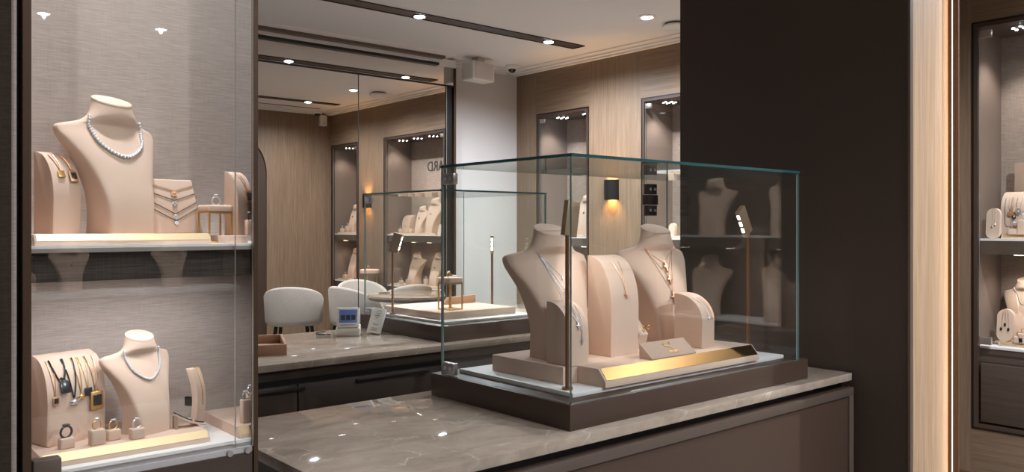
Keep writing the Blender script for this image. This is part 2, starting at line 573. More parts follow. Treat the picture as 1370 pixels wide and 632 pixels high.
def necklace(D, label, ctrl, mat='gold', r=.0007, pend=None, group=None, smooth=False, stones=0, n=10, name='necklace', cat='necklace', off=.0004, extra=None):
    """a chain laid over the stand's own surface; ctrl is (x,z) on its front"""
    o = D.o
    t = thing(name, label, cat, o.location, o.rotation_euler.z, group)
    pts = smooth_path(ctrl, n) if smooth else line_path(ctrl, n)
    P = [D.hit(x, z, r + off) for x, z in pts]
    if stones:
        L = [p for p, _ in P]
        acc = [0]
        for a, b in zip(L[:-1], L[1:]):
            acc.append(acc[-1] + (b - a).length)
        bm = B(); sb = B()
        step = stones * 1.5
        k, s = 0, 0.0
        tube(bm, [p for p in L], stones * .45, 5)
        while s < acc[-1]:
            while acc[k + 1] < s:
                k += 1
            f = (s - acc[k]) / max(1e-9, acc[k + 1] - acc[k])
            p = L[k].lerp(L[k + 1], f)
            nn = P[k][1]
            mid = 1 + .25 * (1 - abs(s / acc[-1] - .5) * 2)
            ball(sb, p + nn * stones * .3, stones * mid, 1)
            s += step * mid
        obj('setting', bm, mat, t)
        obj('diamond_row', sb, 'diamond', t, sharp=5)
    else:
        bm = B(); tube(bm, [p for p, _ in P], r, 6)
        obj('chain', bm, mat, t)
    if pend:
        for kind, pmn, size in pend:
            i = min(range(len(pts)), key=lambda q: pts[q][1])
            p, nn = P[i]
            up = Vector((0, 0, 1)) - nn * nn.z
            up.normalize()
            y = -nn
            x = y.cross(up)
            mat4 = Matrix.Translation(p + nn * size * .1 - up * size * .04) @ Matrix((x, y, up)).transposed().to_4x4()
            pb = pend_mesh(kind, size); xf(pb, mat4)
            po = obj('pendant', pb, pmn, t)
            if extra:
                eb = B()
                if extra == 'stone':
                    box(eb, -size * .24, size * .24, -size * .09, -size * .05, -size * .78, -size * .18, size * .03)
                    xf(eb, mat4); obj('stone_inlay', eb, 'dark_gem', po)
                elif extra == 'goldface':
                    box(eb, -size * .2, size * .2, -size * .1, -size * .05, -size * .7, -size * .3, size * .05)
                    xf(eb, mat4); obj('emblem', eb, 'rosegold', po)
                elif extra == 'redstone':
                    ball(eb, (0, -size * .12, -size * .5), size * .16, 1); xf(eb, mat4); obj('stone', eb, 'red', po)
    return t
def platform(loc, x0, x1, yb, H, yf, label, lip=.3, group=None, front='brass'):
    """low suede plinth with a sloped metal front strip; local x range, back yb, front yf (negative = towards viewer)"""
    t = thing('display_platform', label, 'display platform', loc, 0, group)
    s = H * (1 - lip) * .75
    bm = B(); prism(bm, [(yb, 0), (yb, H), (yf + s, H), (yf, H * lip), (yf, 0)], 'x', x0, x1, .0012)
    obj('body', bm, 'suede', t)
    bm = B()
    e = .0012
    prism(bm, [(yf + s * .96, H * .985 + e), (yf + s * .06, H * (lip + .05) + e), (yf + s * .06 + .002, H * (lip + .05) - .001), (yf + s * .96, H * .985 - .001)], 'x', x0 + (x1 - x0) * .012, x1 - (x1 - x0) * .012)
    obj('metal_strip', bm, front, t)
    return t
def frame_stand(loc, rz, W, H, label, group=None):
    """square frame of thin metal legs with a padded round-cornered top"""
    t = thing('ring_table_stand', label, 'ring stand', loc, rz, group)
    w = W / 2 * .9
    q = W * .032
    for sx in (-1, 1):
        for sy in (-1, 1):
            bm = B(); box(bm, sx * w - q, sx * w + q, sy * w - q, sy * w + q, 0, H * .82)
            obj('leg', bm, 'gold', t)
    bm = B()
    for z in (q, H * .82 - q):
        for s in (-1, 1):
            box(bm, -w, w, s * w - q, s * w + q, z - q, z + q)
            box(bm, s * w - q, s * w + q, -w, w, z - q, z + q)
    obj('rail', bm, 'gold', t)
    bm = B(); box(bm, -W / 2, W / 2, -W / 2, W / 2, H * .82, H, W * .07, 3)
    obj('cushion_top', bm, 'suede', t)
    return t
def lamp(loc, rz, H, tilt, label, group, hl=.085, hw=.016, hd=.046):
    """slim bronze post with a tilted bar head, three diodes along its narrow edge"""
    t = thing('display_lamp', label, 'lamp', loc, rz, group)
    bm = B(); cyl(bm, (0, 0, 0), (0, 0, .006), .014, 24); obj('base', bm, 'bronze', t)
    bm = B(); cyl(bm, (0, 0, .006), (0, 0, H), .0055, 16); obj('post', bm, 'bronze', t)
    R = Matrix.Translation((0, 0, H)) @ Matrix.Rotation(tilt, 4, 'X')
    bm = B(); box(bm, -hw / 2, hw / 2, -hd * .62, hd * .38, -.004, hl, .0015); xf(bm, R); h = obj('lamp_head', bm, 'bronze_head', t)
    for i, m in enumerate(('lens_warm', 'lens_cool', 'lens_warm')):
        bm = B(); z = hl * (.25 + .27 * i); box(bm, -.0045, .0045, -hd * .62 - .0012, -hd * .62 + .001, z - .008, z + .008, .001); xf(bm, R)
        obj('diode', bm, m, h)
    return t, R

# ------------------------------------------------------------------ room shell
CZ = EYE + 1.468               # ceiling
XW = 5.2                       # oak wall with the niches
XN = 4.85                      # oak wall nearer by, past the pillar
bm = B(); box(bm, -2.6, 6.2, -4.4, 6.6, -.1, 0); struct('floor', bm, 'floor')
bm = B(); box(bm, -2.6, 6.2, -4.4, 6.6, CZ, CZ + .1); struct('ceiling', bm, 'ceil')
bm = B(); box(bm, -2.7, -2.6, -4.4, 6.6, 0, CZ); struct('wall_left', bm, 'paint')
bm = B(); box(bm, -2.6, 6.2, -4.5, -4.4, 0, CZ); struct('wall_front', bm, 'oak')
bm = B(); box(bm, -2.6, XW + .5, 6.025, 6.125, 0, CZ); struct('wall_back', bm, 'paint')
def wall_x(name, x, y0, y1, ops, th=.46):
    """oak wall facing -x with openings; upright grain between them, cross grain above and below"""
    bm = B()
    ys = y0
    def add(a, b, z0, z1, mi):
        n = len(bm.faces)
        box(bm, x, x + th, a, b, z0, z1)
        bm.faces.ensure_lookup_table()
        for f in bm.faces[n:]:
            f.material_index = mi
    for (a, b, z0, z1) in sorted(ops):
        add(ys, a, 0, CZ, 0)
        add(a, b, 0, z0, 1); add(a, b, z1, CZ, 1)
        ys = b
    add(ys, y1, 0, CZ, 0)
    return struct(name, bm, ['oak', 'oak_h'])
NA = (5.062, 5.74); NB = (3.235, 4.468); NC = (2 * YM - 9.70, 2 * YM - 9.03)
ND = (.62, 1.817); NE = (-1.15, .05)
ZN0, ZN1 = .215, 2.445
ZD0, ZD1 = EYE - 1.102, EYE + 1.11
wall_x('wall_right', XW, 1.917, 6.025, [(*NA, ZN0, ZN1), (*NB, ZN0, ZN1), (*NC, ZN0, ZN1)])
wall_x('wall_near_right', XN, -4.4, 1.88, [(*ND, ZD0, ZD1), (*NE, ZD0, ZD1)])
# partition with an arched opening, seen in the mirror
ax1 = at_y(357, 9.74); ar = .5; acx = ax1 - ar
bm = B()
zs = EYE + .66
pts = [(XW + .02, 0), (XW + .02, CZ), (2.9, CZ), (2.9, 0), (acx - ar, 0)]
pts += [(acx + ar * math.cos(PI - PI * i / 24), zs + ar * math.sin(PI - PI * i / 24)) for i in range(25)]
pts += [(ax1, 0)]
prism(bm, pts, 'y', 1.88, 1.917); struct('wall_partition', bm, 'oak')
bm = B()
pr = [(acx - ar, 0)] + [(acx + ar * math.cos(PI - PI * i / 24), zs + ar * math.sin(PI - PI * i / 24)) for i in range(25)] + [(ax1, 0)]
prism(bm, pr, 'y', 1.885, 1.897); struct('door_1', bm, 'brown_dark')
# dark pillar and its lit oak lining
PX = 2.74
PY0, PY1 = at_x(1216.5, PX), at_x(910, PX)
bm = B(); box(bm, PX, 3.03, PY0 + .004, PY1, 0, CZ); struct('pillar', bm, 'brown_dark')
tx = at_y(1220, PY0); tx1 = at_y(1268, PY0)
bm = B(); box(bm, PX - .002, tx, PY0 - .004, PY0 + .004, 0, CZ); struct('trim_1', bm, 'taupe')
bm = B(); box(bm, tx, tx1 + .02, PY0 - .001, PY0 + .004, 0, CZ); struct('trim_2', bm, 'oak_light')
fy = PY0 - .035
fx0 = tx1
bm = B(); box(bm, fx0, at_y(1283.5, fy), fy, PY0 + .3, 0, CZ); struct('trim_3', bm, 'oak_dark')
lt = thing('led_strip_light', 'vertical glowing light line set beside the pale oak lining of the pillar', 'light', (fx0, fy, 0))
bm = B(); box(bm, -.0012, .003, .0185, .0215, .02, CZ - .02); obj('diffuser', bm, 'led', lt)
bm = B(); box(bm, -.0006, .003, .0222, .0262, 0, CZ); obj('channel', bm, 'oak_dark', lt)
for o in bpy.data.objects:
    if o.name.startswith('trim_') or o.name.startswith('pillar'):
        o['kind'] = 'structure'
# cornices (stepped)
bm = B()
for w, z in ((.16, 1.459), (.085, 1.447), (.04, 1.434)):
    box(bm, XW - w, XW + .01, 1.917, 6.025, EYE + z, CZ)
struct('trim_4', bm, 'ceil')
bm = B()
for w, z in ((.16, 1.459), (.085, 1.447), (.04, 1.434)):
    box(bm, 4.34, XW - .16, 6.025 - w, 6.025, EYE + z, CZ)
struct('trim_5', bm, 'ceil')
bm = B()
for w, z in ((.16, 1.459), (.085, 1.447), (.04, 1.434)):
    box(bm, 3.05, XW - .16, 1.917, 1.917 + w, EYE + z, CZ)
struct('trim_6', bm, 'ceil')
bm = B(); box(bm, XN - .012, XN, -4.4, 1.88, 0, .06); struct('baseboard_right', bm, 'oak_dark')

# ------------------------------------------------------------------ mirror wall
mt = thing('wall_mirror', 'full height dark framed mirror panels covering the wall behind the rear counter', 'mirror', (1.5, YM, 0))
MX1 = at_y(595.6, YM); MJ = at_y(479.5, YM); MX2 = at_y(607, YM)
ZJ, ZT = EYE + 1.222, EYE + 1.378
def mb(x0, x1, z0, z1, y0=0.0, y1=.02, bev=.0):
    b = B(); box(b, x0 - 1.5, x1 - 1.5, y0, y1, z0, z1, bev); return b
obj('mirror_panel', mb(1.5, MJ - .004, .02, ZJ - .012), 'mirror', mt)
obj('mirror_panel', mb(MJ + .004, MX1, .02, ZJ - .012), 'mirror', mt)
obj('mirror_panel', mb(1.5, MX2 + .0, ZJ + .004, ZT), 'mirror', mt, label='narrow upper mirror strip')
fb = mb(1.5, MX2, 0, ZT, .0205, .19)
box(fb, MX1 + .004 - 1.5, MX1 + .022 - 1.5, -.002, .02, 0, ZJ)
obj('backing_frame', fb, 'black', mt)
obj('joint_bead', mb(MJ - .004, MJ + .004, .02, ZJ, .001, .02), 'black', mt)
obj('edge_bead', mb(MX1 + .010, MX1 + .014, .02, ZJ - .01, -.005, .01), 'steel', mt)
obj('head_rail', mb(1.5, MX2, ZJ - .012, ZJ + .004, .001, .02), 'black', mt)
obj('side_frame', mb(MX2, MX2 + .022, 0, ZT, -.006, .19), 'bronze_dark', mt)
pl = thing('ceiling_pelmet', 'long stepped grey moulding hanging from the ceiling above the mirror', 'moulding', (1.5, YM, 0))
px1 = at_y(585, YM)
for nm, y0, y1, z0, m in (('upper_step', -.16, .19, CZ - .022, 'ceil'), ('middle_step', -.12, .19, CZ - .045, 'taupe'), ('lower_step', -.06, .19, CZ - .066, 'ceil'), ('shadow_gap', -.03, .18, ZT + .001, 'black')):
    zt = {'upper_step': CZ, 'middle_step': CZ - .022, 'lower_step': CZ - .045, 'shadow_gap': CZ - .066}[nm]
    obj(nm, mb(1.5, px1 - (0 if nm != 'upper_step' else -.08), z0, zt, y0, y1), m, pl)
bm = B(); box(bm, px1 + .0005, MX2 + .022, YM - .004, YM + .19, ZT + .0005, CZ - .022); struct('trim_7', bm, 'ceil')

# ------------------------------------------------------------------ ceiling fittings
def slot_light(x0, x1, y, w, lamps, label, power=170):
    t = thing('linear_ceiling_light', label, 'ceiling light', ((x0 + x1) / 2, y, CZ))
    cx = (x0 + x1) / 2
    bm = B(); box(bm, x0 - cx, x1 - cx, -w / 2, w / 2, -.004, -.0005); obj('housing', bm, 'brown_dark', t)
    bm = B()
    for s in (-1, 1):
        box(bm, x0 - cx, x1 - cx, s * w / 2 - .006, s * w / 2 + .006, -.008, -.0005)
        e = (x0 if s < 0 else x1) - cx
        box(bm, e - .006, e + .006, -w / 2, w / 2, -.008, -.0005)
    obj('rim', bm, 'black', t)
    for lx in lamps:
        bm = B(); lathe(bm, [(.050, -.004), (.050, -.009), (.042, -.010)], 24, (lx - cx, 0, 0)); l = obj('lamp_ring', bm, 'brown_dark', t)
        bm = B(); lathe(bm, [(.038, -.009), (.038, -.013), (.024, -.018)], 24, (lx - cx, 0, 0)); obj('lens', bm, 'lens', l)
        spot('downlight', (lx, y, CZ - .032), (lx, y, 0), power, 160, .85, .012, (236, 244, 255))
    return t
LY1 = 4.805
slot_light(1.0, 4.815, LY1, .13, (2.03, 3.255, 4.48), 'long black slot of lamps in the ceiling ahead of the mirror')
slot_light(1.5, 4.89, 2.70, .10, (3.28, 4.50), 'black slot of lamps near the partition, seen in the mirror', 105)
bm = B(); box(bm, 2.2, 4.90, 2.215, 2.235, CZ - .004, CZ - .0005)
tag(obj('air_slot', bm, 'black'), 'thin dark air slot in the ceiling, seen in the mirror beyond the lamp slots', 'air vent')
def downlight(x, y, label, power=170, group=None):
    t = thing('ceiling_downlight', label, 'ceiling light', (x, y, CZ), 0, group)
    bm = B(); lathe(bm, [(.062, -.0005), (.062, -.005), (.045, -.010)], 28); l = obj('trim_ring', bm, 'ceil', t)
    bm = B(); lathe(bm, [(.040, -.009), (.040, -.013), (.024, -.019)], 24); obj('lens', bm, 'lens', t)
    spot('downlight', (x, y, CZ - .032), (x, y, 0), power, 160, .85, .012, (236, 244, 255))
downlight(4.477, 3.795, 'round single downlight in the ceiling beside the smoke detector')
for x, y in ((2.6, -.6), (3.9, .6), (1.7, -1.6)):  # unseen fill lamps, added to raise the room's overall light
    downlight(x, y, 'round fill downlight added out of view on the camera side', 225, 'downlights on the camera side')
for x, y in ((2.01, -3.55), (1.25, -3.6)):
    downlight(x, y, 'round fill downlight added out of view on the camera side', 60, 'downlights on the camera side')
for x, y, tx_ in ((-.25, .35, .40), (.75, .10, .55)):  # unseen pair with narrow spots, added for frontal light on the left cabinet
    downlight(x, y, 'round fill downlight added out of view on the camera side', 20, 'downlights on the camera side')
    spot('accent_fill_spot', (x, y, CZ - .04), (tx_, 1.55, EYE + .06), 17, 32, .7, .03)
t = thing('smoke_detector', 'flat round white smoke detector on the ceiling by the oak cornice', 'smoke detector', (4.79, 3.795, CZ))
bm = B(); lathe(bm, [(.045, 0), (.045, -.012), (.085, -.013), (.095, -.03), (.07, -.05), (.03, -.055)], 32); obj('cover', bm, 'white_plastic', t)
bm = B(); lathe(bm, [(.075, -.0005), (.075, -.0115)], 32); obj('vent_ring', bm, 'ink', t)
def dome(x, y, label):
    t = thing('dome_camera', label, 'security camera', (x, y, CZ))
    bm = B(); lathe(bm, [(.062, -.0005), (.064, -.02), (.05, -.034), (.038, -.036)], 28); obj('housing', bm, 'white_plastic', t)
    bm = B(); lathe(bm, [(.036, -.032), (.034, -.048), (.022, -.060), (.006, -.066)], 24); obj('lens_dome', bm, 'lens_black', t)
dome(4.915, 5.76, 'small white dome camera in the ceiling corner between white and oak walls')
dome(4.97, 2.02, 'small white dome camera at the partition corner, seen only in the mirror')
t = thing('wall_speaker', 'white box speaker hung under the ceiling beside the mirror frame', 'speaker', (4.475, 5.70, CZ), .12)
bm = B(); box(bm, -.04, .04, -.04, .04, -.04, -.0005, .006); obj('bracket', bm, 'paint', t)
bm = B(); box(bm, -.135, .135, -.075, .075, -.205, -.042, .016, 3); obj('cabinet', bm, 'white_plastic', t)
bm = B(); box(bm, -.118, .112, -.079, -.074, -.195, -.052, .002); obj('grille', bm, 'paint', t)
t = thing('corner_sensor', 'slim white sensor box in the upper oak corner, seen in the mirror', 'sensor', (5.08, 1.917, EYE + 1.29))
bm = B(); box(bm, -.045, .045, 0.001, .07, 0, .14, .008); obj('case', bm, 'white_plastic', t)
bm = B(); cyl(bm, (0, .07, .04), (0, .074, .04), .022, 20); obj('sensor_window', bm, 'paint', t)

# ------------------------------------------------------------------ wall niches
def niche(x, y0, y1, z0, z1, shelves, zd, label, nl, depth=.38, power=12, side_hinge=1, back='fabric_niche'):
    t = thing('display_niche', label, 'display cabinet', (x, (y0 + y1) / 2, z0))
    cy = (y0 + y1) / 2
    w = (y1 - y0) / 2
    H = z1 - z0
    fr = .018
    def bx(*a, bev=0):
        b = B(); box(b, *a, bev); return b
    b = B()
    def ring_frame(b, e, wd, xa, xb):
        box(b, xa, xb, -w + e, -w + e + wd, e, H - e); box(b, xa, xb, w - e - wd, w - e, e, H - e)
        box(b, xa, xb, -w + e + wd, w - e - wd, H - e - wd, H - e); box(b, xa, xb, -w + e + wd, w - e - wd, e, e + wd)
    ring_frame(b, 0, .010, -.004, .03)
    fr_ = obj('frame', b, 'black', t)
    b = B(); ring_frame(b, .0102, .020, -.002, .03)
    obj('inner_frame', b, 'brown', fr_)
    fr = .031
    obj('back_panel', bx(depth, depth + .015, -w + .001, w - .001, .001, H - .001), back, t)
    for s in (-1, 1):
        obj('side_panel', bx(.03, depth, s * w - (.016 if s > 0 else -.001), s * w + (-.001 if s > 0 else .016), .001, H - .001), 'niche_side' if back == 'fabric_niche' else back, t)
    top = obj('top_panel', bx(.03, depth, -w + .016, w - .016, H - .03, H - .001), 'taupe', t)
    for i in range(nl):
        ly = -w + 2 * w * (i + .5) / nl
        b = B(); lathe(b, [(.068, 0), (.068, -.004)], 20, (.17, ly, H - .03)); l = obj('lamp_cluster', b, 'taupe', t)
        for k in range(7):
            b = B()
            a = 2 * PI * k / 6
            r = 0 if k == 6 else .05
            cyl(b, (.17 + r * math.cos(a), ly + r * math.sin(a), H - .034), (.17 + r * math.cos(a), ly + r * math.sin(a), H - .038), .0072, 8)
            obj('diode', b, 'lens', l)
        spot('niche_spot', (x + .13, cy + ly, z1 - .05), (x + .20, cy + ly, z0), power, 105, .7, .02)
    prev = H - .03
    for zt in shelves:
        h = zt - z0
        b = bx(.035, depth, -w + .016, w - .016, h - .085, h - .012); s_ = obj('shelf', b, 'taupe', t)
        obj('shelf_top', bx(.032, depth, -w + .016, w - .016, h - .0118, h), 'white', s_)
        if zt == shelves[0]:
            n2 = max(1, nl)
            for i in range(n2):
                ly = -w + 2 * w * (i + .5) / n2
                b = B(); lathe(b, [(.03, 0), (.03, -.004)], 16, (.12, ly, h - .085)); obj('shelf_lamp', b, 'lens_warm', s_)
                spot('shelf_spot', (x + .12, cy + ly, zt - .10), (x + .26, cy + ly, shelves[-1]), power * .3, 120, .8, .02)
    hd = shelves[-1] - z0 - .09
    dr = obj('drawer_front', bx(.006, .03, -w + fr + .012, w - fr - .012, fr + .012, hd, bev=.002), 'drawer', t)
    obj('base_box', bx(.031, depth, -w + .016, w - .016, fr, hd + .004), 'brown', t)
    b = B(); box(b, -.006, .006, -.16, .16, hd - .006, hd + .002)
    obj('handle', b, 'black', dr)
    zb = shelves[-1] - z0
    g = obj('glass_door', pane(.008, .014, -w + fr + .004, w - fr - .004, zb + .004, H - fr - .004, 'x'), GL, t)
    for zc in (zb + .02, H - fr - .05):
        b = B(); s = side_hinge
        e = s * (w - fr - .006)
        box(b, .002, .02, min(e, e - s * .06), max(e, e - s * .06), zc - .008, zc + .032, .002)
        obj('clamp', b, 'steel', g)
    return t
SH = (EYE - .095, EYE - .69)
niche(XW, *NA, ZN0, ZN1, SH, 0, 'tall narrow lit niche in the oak wall beside the white wall', 2)
niche(XW, *NB, ZN0, ZN1, SH, 0, 'wide lit niche in the oak wall between the two wall sconces', 4)
niche(XW, *NC, ZN0, ZN1, SH, 0, 'tall narrow lit niche at the partition end, seen only in the mirror', 2)
SHD = (EYE - .067, EYE - .652)
niche(XN, *ND, ZD0, ZD1, SHD, 0, 'lit wall niche with dark drawer at right of the oak pillar lining', 3, power=15)
niche(XN, *NE, ZD0, ZD1, SHD, 0, 'lit niche out of the view, mirrored in the glass case end', 3, power=70, back='fabric_dark')
t = thing('wall_lettering', 'dark raised letters on the fabric back of the wide niche', 'sign', (XW + .378, 3.585, 2.045))
me = text_mesh('ARD', .165, .003, 'RIGHT')
me.materials.append(M['ink'])
lo = obj('letters', me, None, t)
lo.rotation_euler = Matrix(((0, 0, -1), (-1, 0, 0), (0, 1, 0))).to_euler()

# sconces
def sconce(y, label):
    z = EYE + .307
    t = thing('wall_sconce', label, 'wall lamp', (XW, y, z))
    W, H, D = .145, .17, .075
    def shell(r0, r1, h, mat, nm):
        b = B()
        n = 16
        ang = [PI * i / n for i in range(n + 1)]
        prof = [(-D * math.sin(a) * r1, W / 2 * math.cos(a) * r1) for a in ang] + [(-D * math.sin(a) * r0, W / 2 * math.cos(a) * r0) for a in reversed(ang)]
        prism(b, [(u, v) for u, v in prof], 'z', -h / 2, h / 2)
        return obj(nm, b, mat, t)
    shell(.95, 1.0, H, 'blackmetal', 'shade')
    shell(.86, .945, H * .985, 'gold', 'inner_reflector')
    b = B(); box(b, -.004, -.0005, -W / 2 * .84, W / 2 * .84, -H * .45, H * .45); obj('wall_plate', b, 'gold', t)
    b = B(); box(b, -.045, -.02, -.025, .025, -.012, .012, .003); obj('lamp_body', b, 'lens_warm', t)
    for s in (-1, 1):
        spot('sconce_spot', (XW - .032, y, z + s * .03), (XW - .012, y, z + s * 1), 16.0, 110, .9, .012, (255, 196, 120))
sconce(4.785, 'black curved sconce with golden glow between the narrow and the wide niche')
sconce(2.887, 'black curved sconce with golden glow, seen in the mirror left of the wide niche')

# ------------------------------------------------------------------ front counter
CT = EYE - .5
cn = thing('marble_counter', 'long front counter with brown marble top carrying the big glass case', 'counter', (1.745, 1.74, 0))
def cb(x0, x1, y0, y1, z0, z1, bev=0):
    b = B(); box(b, x0 - 1.745, x1 - 1.745, y0 - 1.74, y1 - 1.74, z0, z1, bev); return b
obj('marble_top', cb(.772, 2.717, 1.399, 2.08, CT - .025, CT, .0015), 'marble', cn)
obj('recess', cb(.90, 2.70, 1.43, 2.05, CT - .05, CT - .0255), 'black', cn)
obj('carcass', cb(.86, 2.715, 1.412, 2.06, .06, CT - .05), 'brown', cn)
fp = cb(.86, 2.717, 1.3995, 1.4118, .08, CT - .047, .001)
f_ = obj('front_panel', fp, 'brown', cn)
b = B()
for (a0, a1, c0, c1) in ((.86, 2.717, CT - .075, CT - .0475), (.86, 2.717, .08, .11), (2.690, 2.717, .11, CT - .075), (.86, .888, .11, CT - .075)):
    box(b, a0 - 1.745, a1 - 1.745, 1.3925 - 1.74, 1.3993 - 1.74, c0, c1, .001)
obj('panel_frame', b, 'taupe', f_)
obj('kick_plate', cb(.90, 2.68, 1.44, 2.03, 0, .06), 'black', cn)

# ------------------------------------------------------------------ glass case (used twice)
def vitrine(x0, x1, y0, y1, zb, h0, gx0, gx1, gy0, gy1, gtop, label, hinge):
    t = thing('glass_display_case', label, 'display case', ((x0 + x1) / 2, (y0 + y1) / 2, zb))
    ox, oy = (x0 + x1) / 2, (y0 + y1) / 2
    def bx(a0, a1, b0, b1, c0, c1, bev=0):
        b = B(); box(b, a0 - ox, a1 - ox, b0 - oy, b1 - oy, c0 - zb, c1 - zb, bev); return b
    def pn(a0, a1, b0, b1, c0, c1, th):
        return pane(a0 - ox, a1 - ox, b0 - oy, b1 - oy, c0 - zb, c1 - zb, th)
    obj('base', bx(x0, x1, y0, y1, zb + .0003, zb + h0, .0015), 'brown', t)
    g = .006
    z0 = zb + h0 + .0005
    zt = gtop - .008
    obj('glass_pane', pn(gx0, gx0 + g, gy0 + g + .0005, gy1 - g - .0005, z0, zt, 'x'), GL, t)
    obj('glass_pane', pn(gx1 - g, gx1, gy0 + g + .0005, gy1 - g - .0005, z0, zt, 'x'), GL, t)
    obj('glass_pane', pn(gx0, gx1, gy0, gy0 + g, z0, zt, 'y'), GL, t)
    obj('glass_pane', pn(gx0, gx1, gy1 - g, gy1, z0, zt, 'y'), GL, t)
    obj('glass_top', pn(gx0 - .002, gx1 + .002, gy0 - .002, gy1 + .002, zt + .0003, gtop, 'z'), GLT, t)
    for (zc, hh) in hinge:
        b = B(); box(b, gx0 - .004 - ox, gx0 + .012 - ox, gy1 - .066 - oy, gy1 - .010 - oy, zc - zb, zc + hh - zb, .0015)
        c = obj('clamp', b, 'steel', t)
        b = B()
        for dy in (-.048, -.024):
            screw(b, (gx0 - .004 - ox, gy1 + dy - oy, zc + hh / 2 - zb), (-1, 0, 0), .0055)
        obj('screw', b, 'silver', c)
    if gx1 - gx0 < .8:
        return t
    hx = gx0 + (gx1 - gx0) * .91
    b = B()
    box(b, hx - .028 - ox, hx + .022 - ox, gy1 - .014 - oy, gy1 + .006 - oy, gtop - .062 - zb, gtop - .024 - zb, .001)
    box(b, hx - .034 - ox, hx + .024 - ox, gy1 - .018 - oy, gy1 + .008 - oy, gtop - .100 - zb, gtop - .064 - zb, .001)
    box(b, hx - .028 - ox, hx + .022 - ox, gy1 - .014 - oy, gy1 + .006 - oy, gtop - .140 - zb, gtop - .102 - zb, .001)
    hg = obj('hinge', b, 'blackmetal', t)
    b = B()
    for dz in (-.043, -.121):
        for dx in (-.015, .010):
            screw(b, (hx + dx - ox, gy1 - .014 - oy, gtop + dz - zb), (0, -1, 0), .0055)
    obj('screw', b, 'silver', hg)
    return t
VB = CT + .065
vitrine(1.416, 2.508, 1.442, 2.03, CT, .065, 1.426, 2.462, 1.447, 1.993, EYE + .179,
        'big glass display case on a brown base standing on the front counter', ((EYE + .122, .032), (VB + .004, .034)))
bm = B(); box(bm, 1.48, 2.473 - .02, 1.497, 1.975, VB + .0003, VB + .012, .001)
tag(obj('white_plinth_board', bm, 'white'), 'flat white board covering the floor of the big glass case', 'plinth')
VP = VB + .012
VT = EYE - .376
pt = thing('display_platform', 'stepped suede platform with gold front strip inside the big glass case', 'display platform', (1.9, 1.7, VP))
bm = B(); box(bm, 1.535 - 1.9, 2.29 - 1.9, 1.59 - 1.7, 1.889 - 1.7, .0003, VT - VP, .002); obj('body', bm, 'suede', pt)
bm = B(); h = VT - VP
prism(bm, [(1.589 - 1.7, .0003), (1.589 - 1.7, h), (1.513 - 1.7, h), (1.487 - 1.7, .016), (1.487 - 1.7, .0003)], 'x', 1.589 - 1.9, 2.295 - 1.9, .001)
obj('front_ledge', bm, 'suede', pt)
bm = B(); e = .001
prism(bm, [(1.5115 - 1.7, h - .001 + e), (1.4885 - 1.7, .0185 + e), (1.490 - 1.7, .0165), (1.513 - 1.7, h - .003)], 'x', 1.596 - 1.9, 2.288 - 1.9)
obj('metal_strip', bm, 'gold_strip', pt)
# --- busts in the case
bA = bust((1.650, 1.727, VT), -.10, .362, 'suede bust with silver cross necklaces, nearest the glass corner')
for i, (zl, sp) in enumerate(((.655, .155), (.555, .165), (.45, .175), (.36, .185))):
    H = .355
    necklace(bA, ('uppermost', 'second', 'third', 'lowest')[i] + ' silver chain with small cross on the bust by the glass corner',
             [(-.185 * H, .868 * H), (-.12 * H, .80 * H - i * .02 * H), (.0, zl * H), (.12 * H, .80 * H - i * .02 * H), (.185 * H, .868 * H)], 'silver', .0006,
             [('cross', 'silver', .014 + .002 * i)], 'silver cross necklaces')
bBx, bBy = 2.165, 1.765
bB = bust((bBx, bBy, VT), -.12, .362, 'suede bust with three gold cross necklaces in the big glass case')
for i, (zl, ps) in enumerate(((.72, .034), (.60, .030), (.45, .036))):
    H = .355
    necklace(bB, ('upper', 'middle', 'lowest')[i] + ' gold chain with gold cross on the rear case bust',
             [(-.185 * H, .868 * H), (-.12 * H, .80 * H - i * .03 * H), (.0, zl * H), (.12 * H, .80 * H - i * .03 * H), (.185 * H, .868 * H)], 'rosegold', .0006,
             [('cross', 'rosegold', ps)], 'gold cross necklaces')
rA = ramp_stand((1.592, 1.632, VT), .0, .075, .088, .17, 'short suede ramp before the case corner bust, draped with silver crosses', straight=.5)
for dx, zl, lb in ((-.006, .115, 'shorter'), (.008, .075, 'longer')):
    necklace(rA, lb + ' silver cross chain on the short ramp behind the bronze lamp post',
             [(dx - .012, .158), (dx - .008, .14), (dx + .004, zl), (dx + .010, .14), (dx + .014, .158)], 'silver', .0006, [('cross', 'silver', .02)])
rB = ramp_stand((1.818, 1.671, VT), .0, .118, .095, .29, 'tall suede ramp between the two busts of the glass case', straight=.5)
necklace(rB, 'gold chain with cross hanging on the tall ramp', [(-.012, .272), (-.006, .24), (.004, .185), (.012, .24), (.018, .272)], 'rosegold', .0006, [('cross', 'rosegold', .02)])
rC = ramp_stand((2.128, 1.612, VT), .12, .074, .10, .165, 'small suede ramp at the far end of the case platform, below the gold bust', straight=.5)
necklace(rC, 'silver chain with drop on the small far ramp', [(-.018, .152), (-.008, .13), (.0, .098), (.004, .13), (-.002, .152)], 'silver', .0006, [('drop', 'silver', .012)])
necklace(rC, 'rose gold chain with drop on the small far ramp', [(.006, .152), (.014, .13), (.022, .098), (.024, .13), (.018, .152)], 'rosegold', .0006, [('drop', 'rosegold', .012)])
rD = ramp_stand((1.99, 1.815, VT), .0, .085, .07, .20, 'bright suede ramp half hidden between tall ramp and gold bust', straight=.5)
necklace(rD, 'fine dark bead chain on the half hidden case ramp', [(-.012, .182), (-.004, .15), (.0, .11), (.008, .15), (.014, .182)], 'dark_gem', .0008)
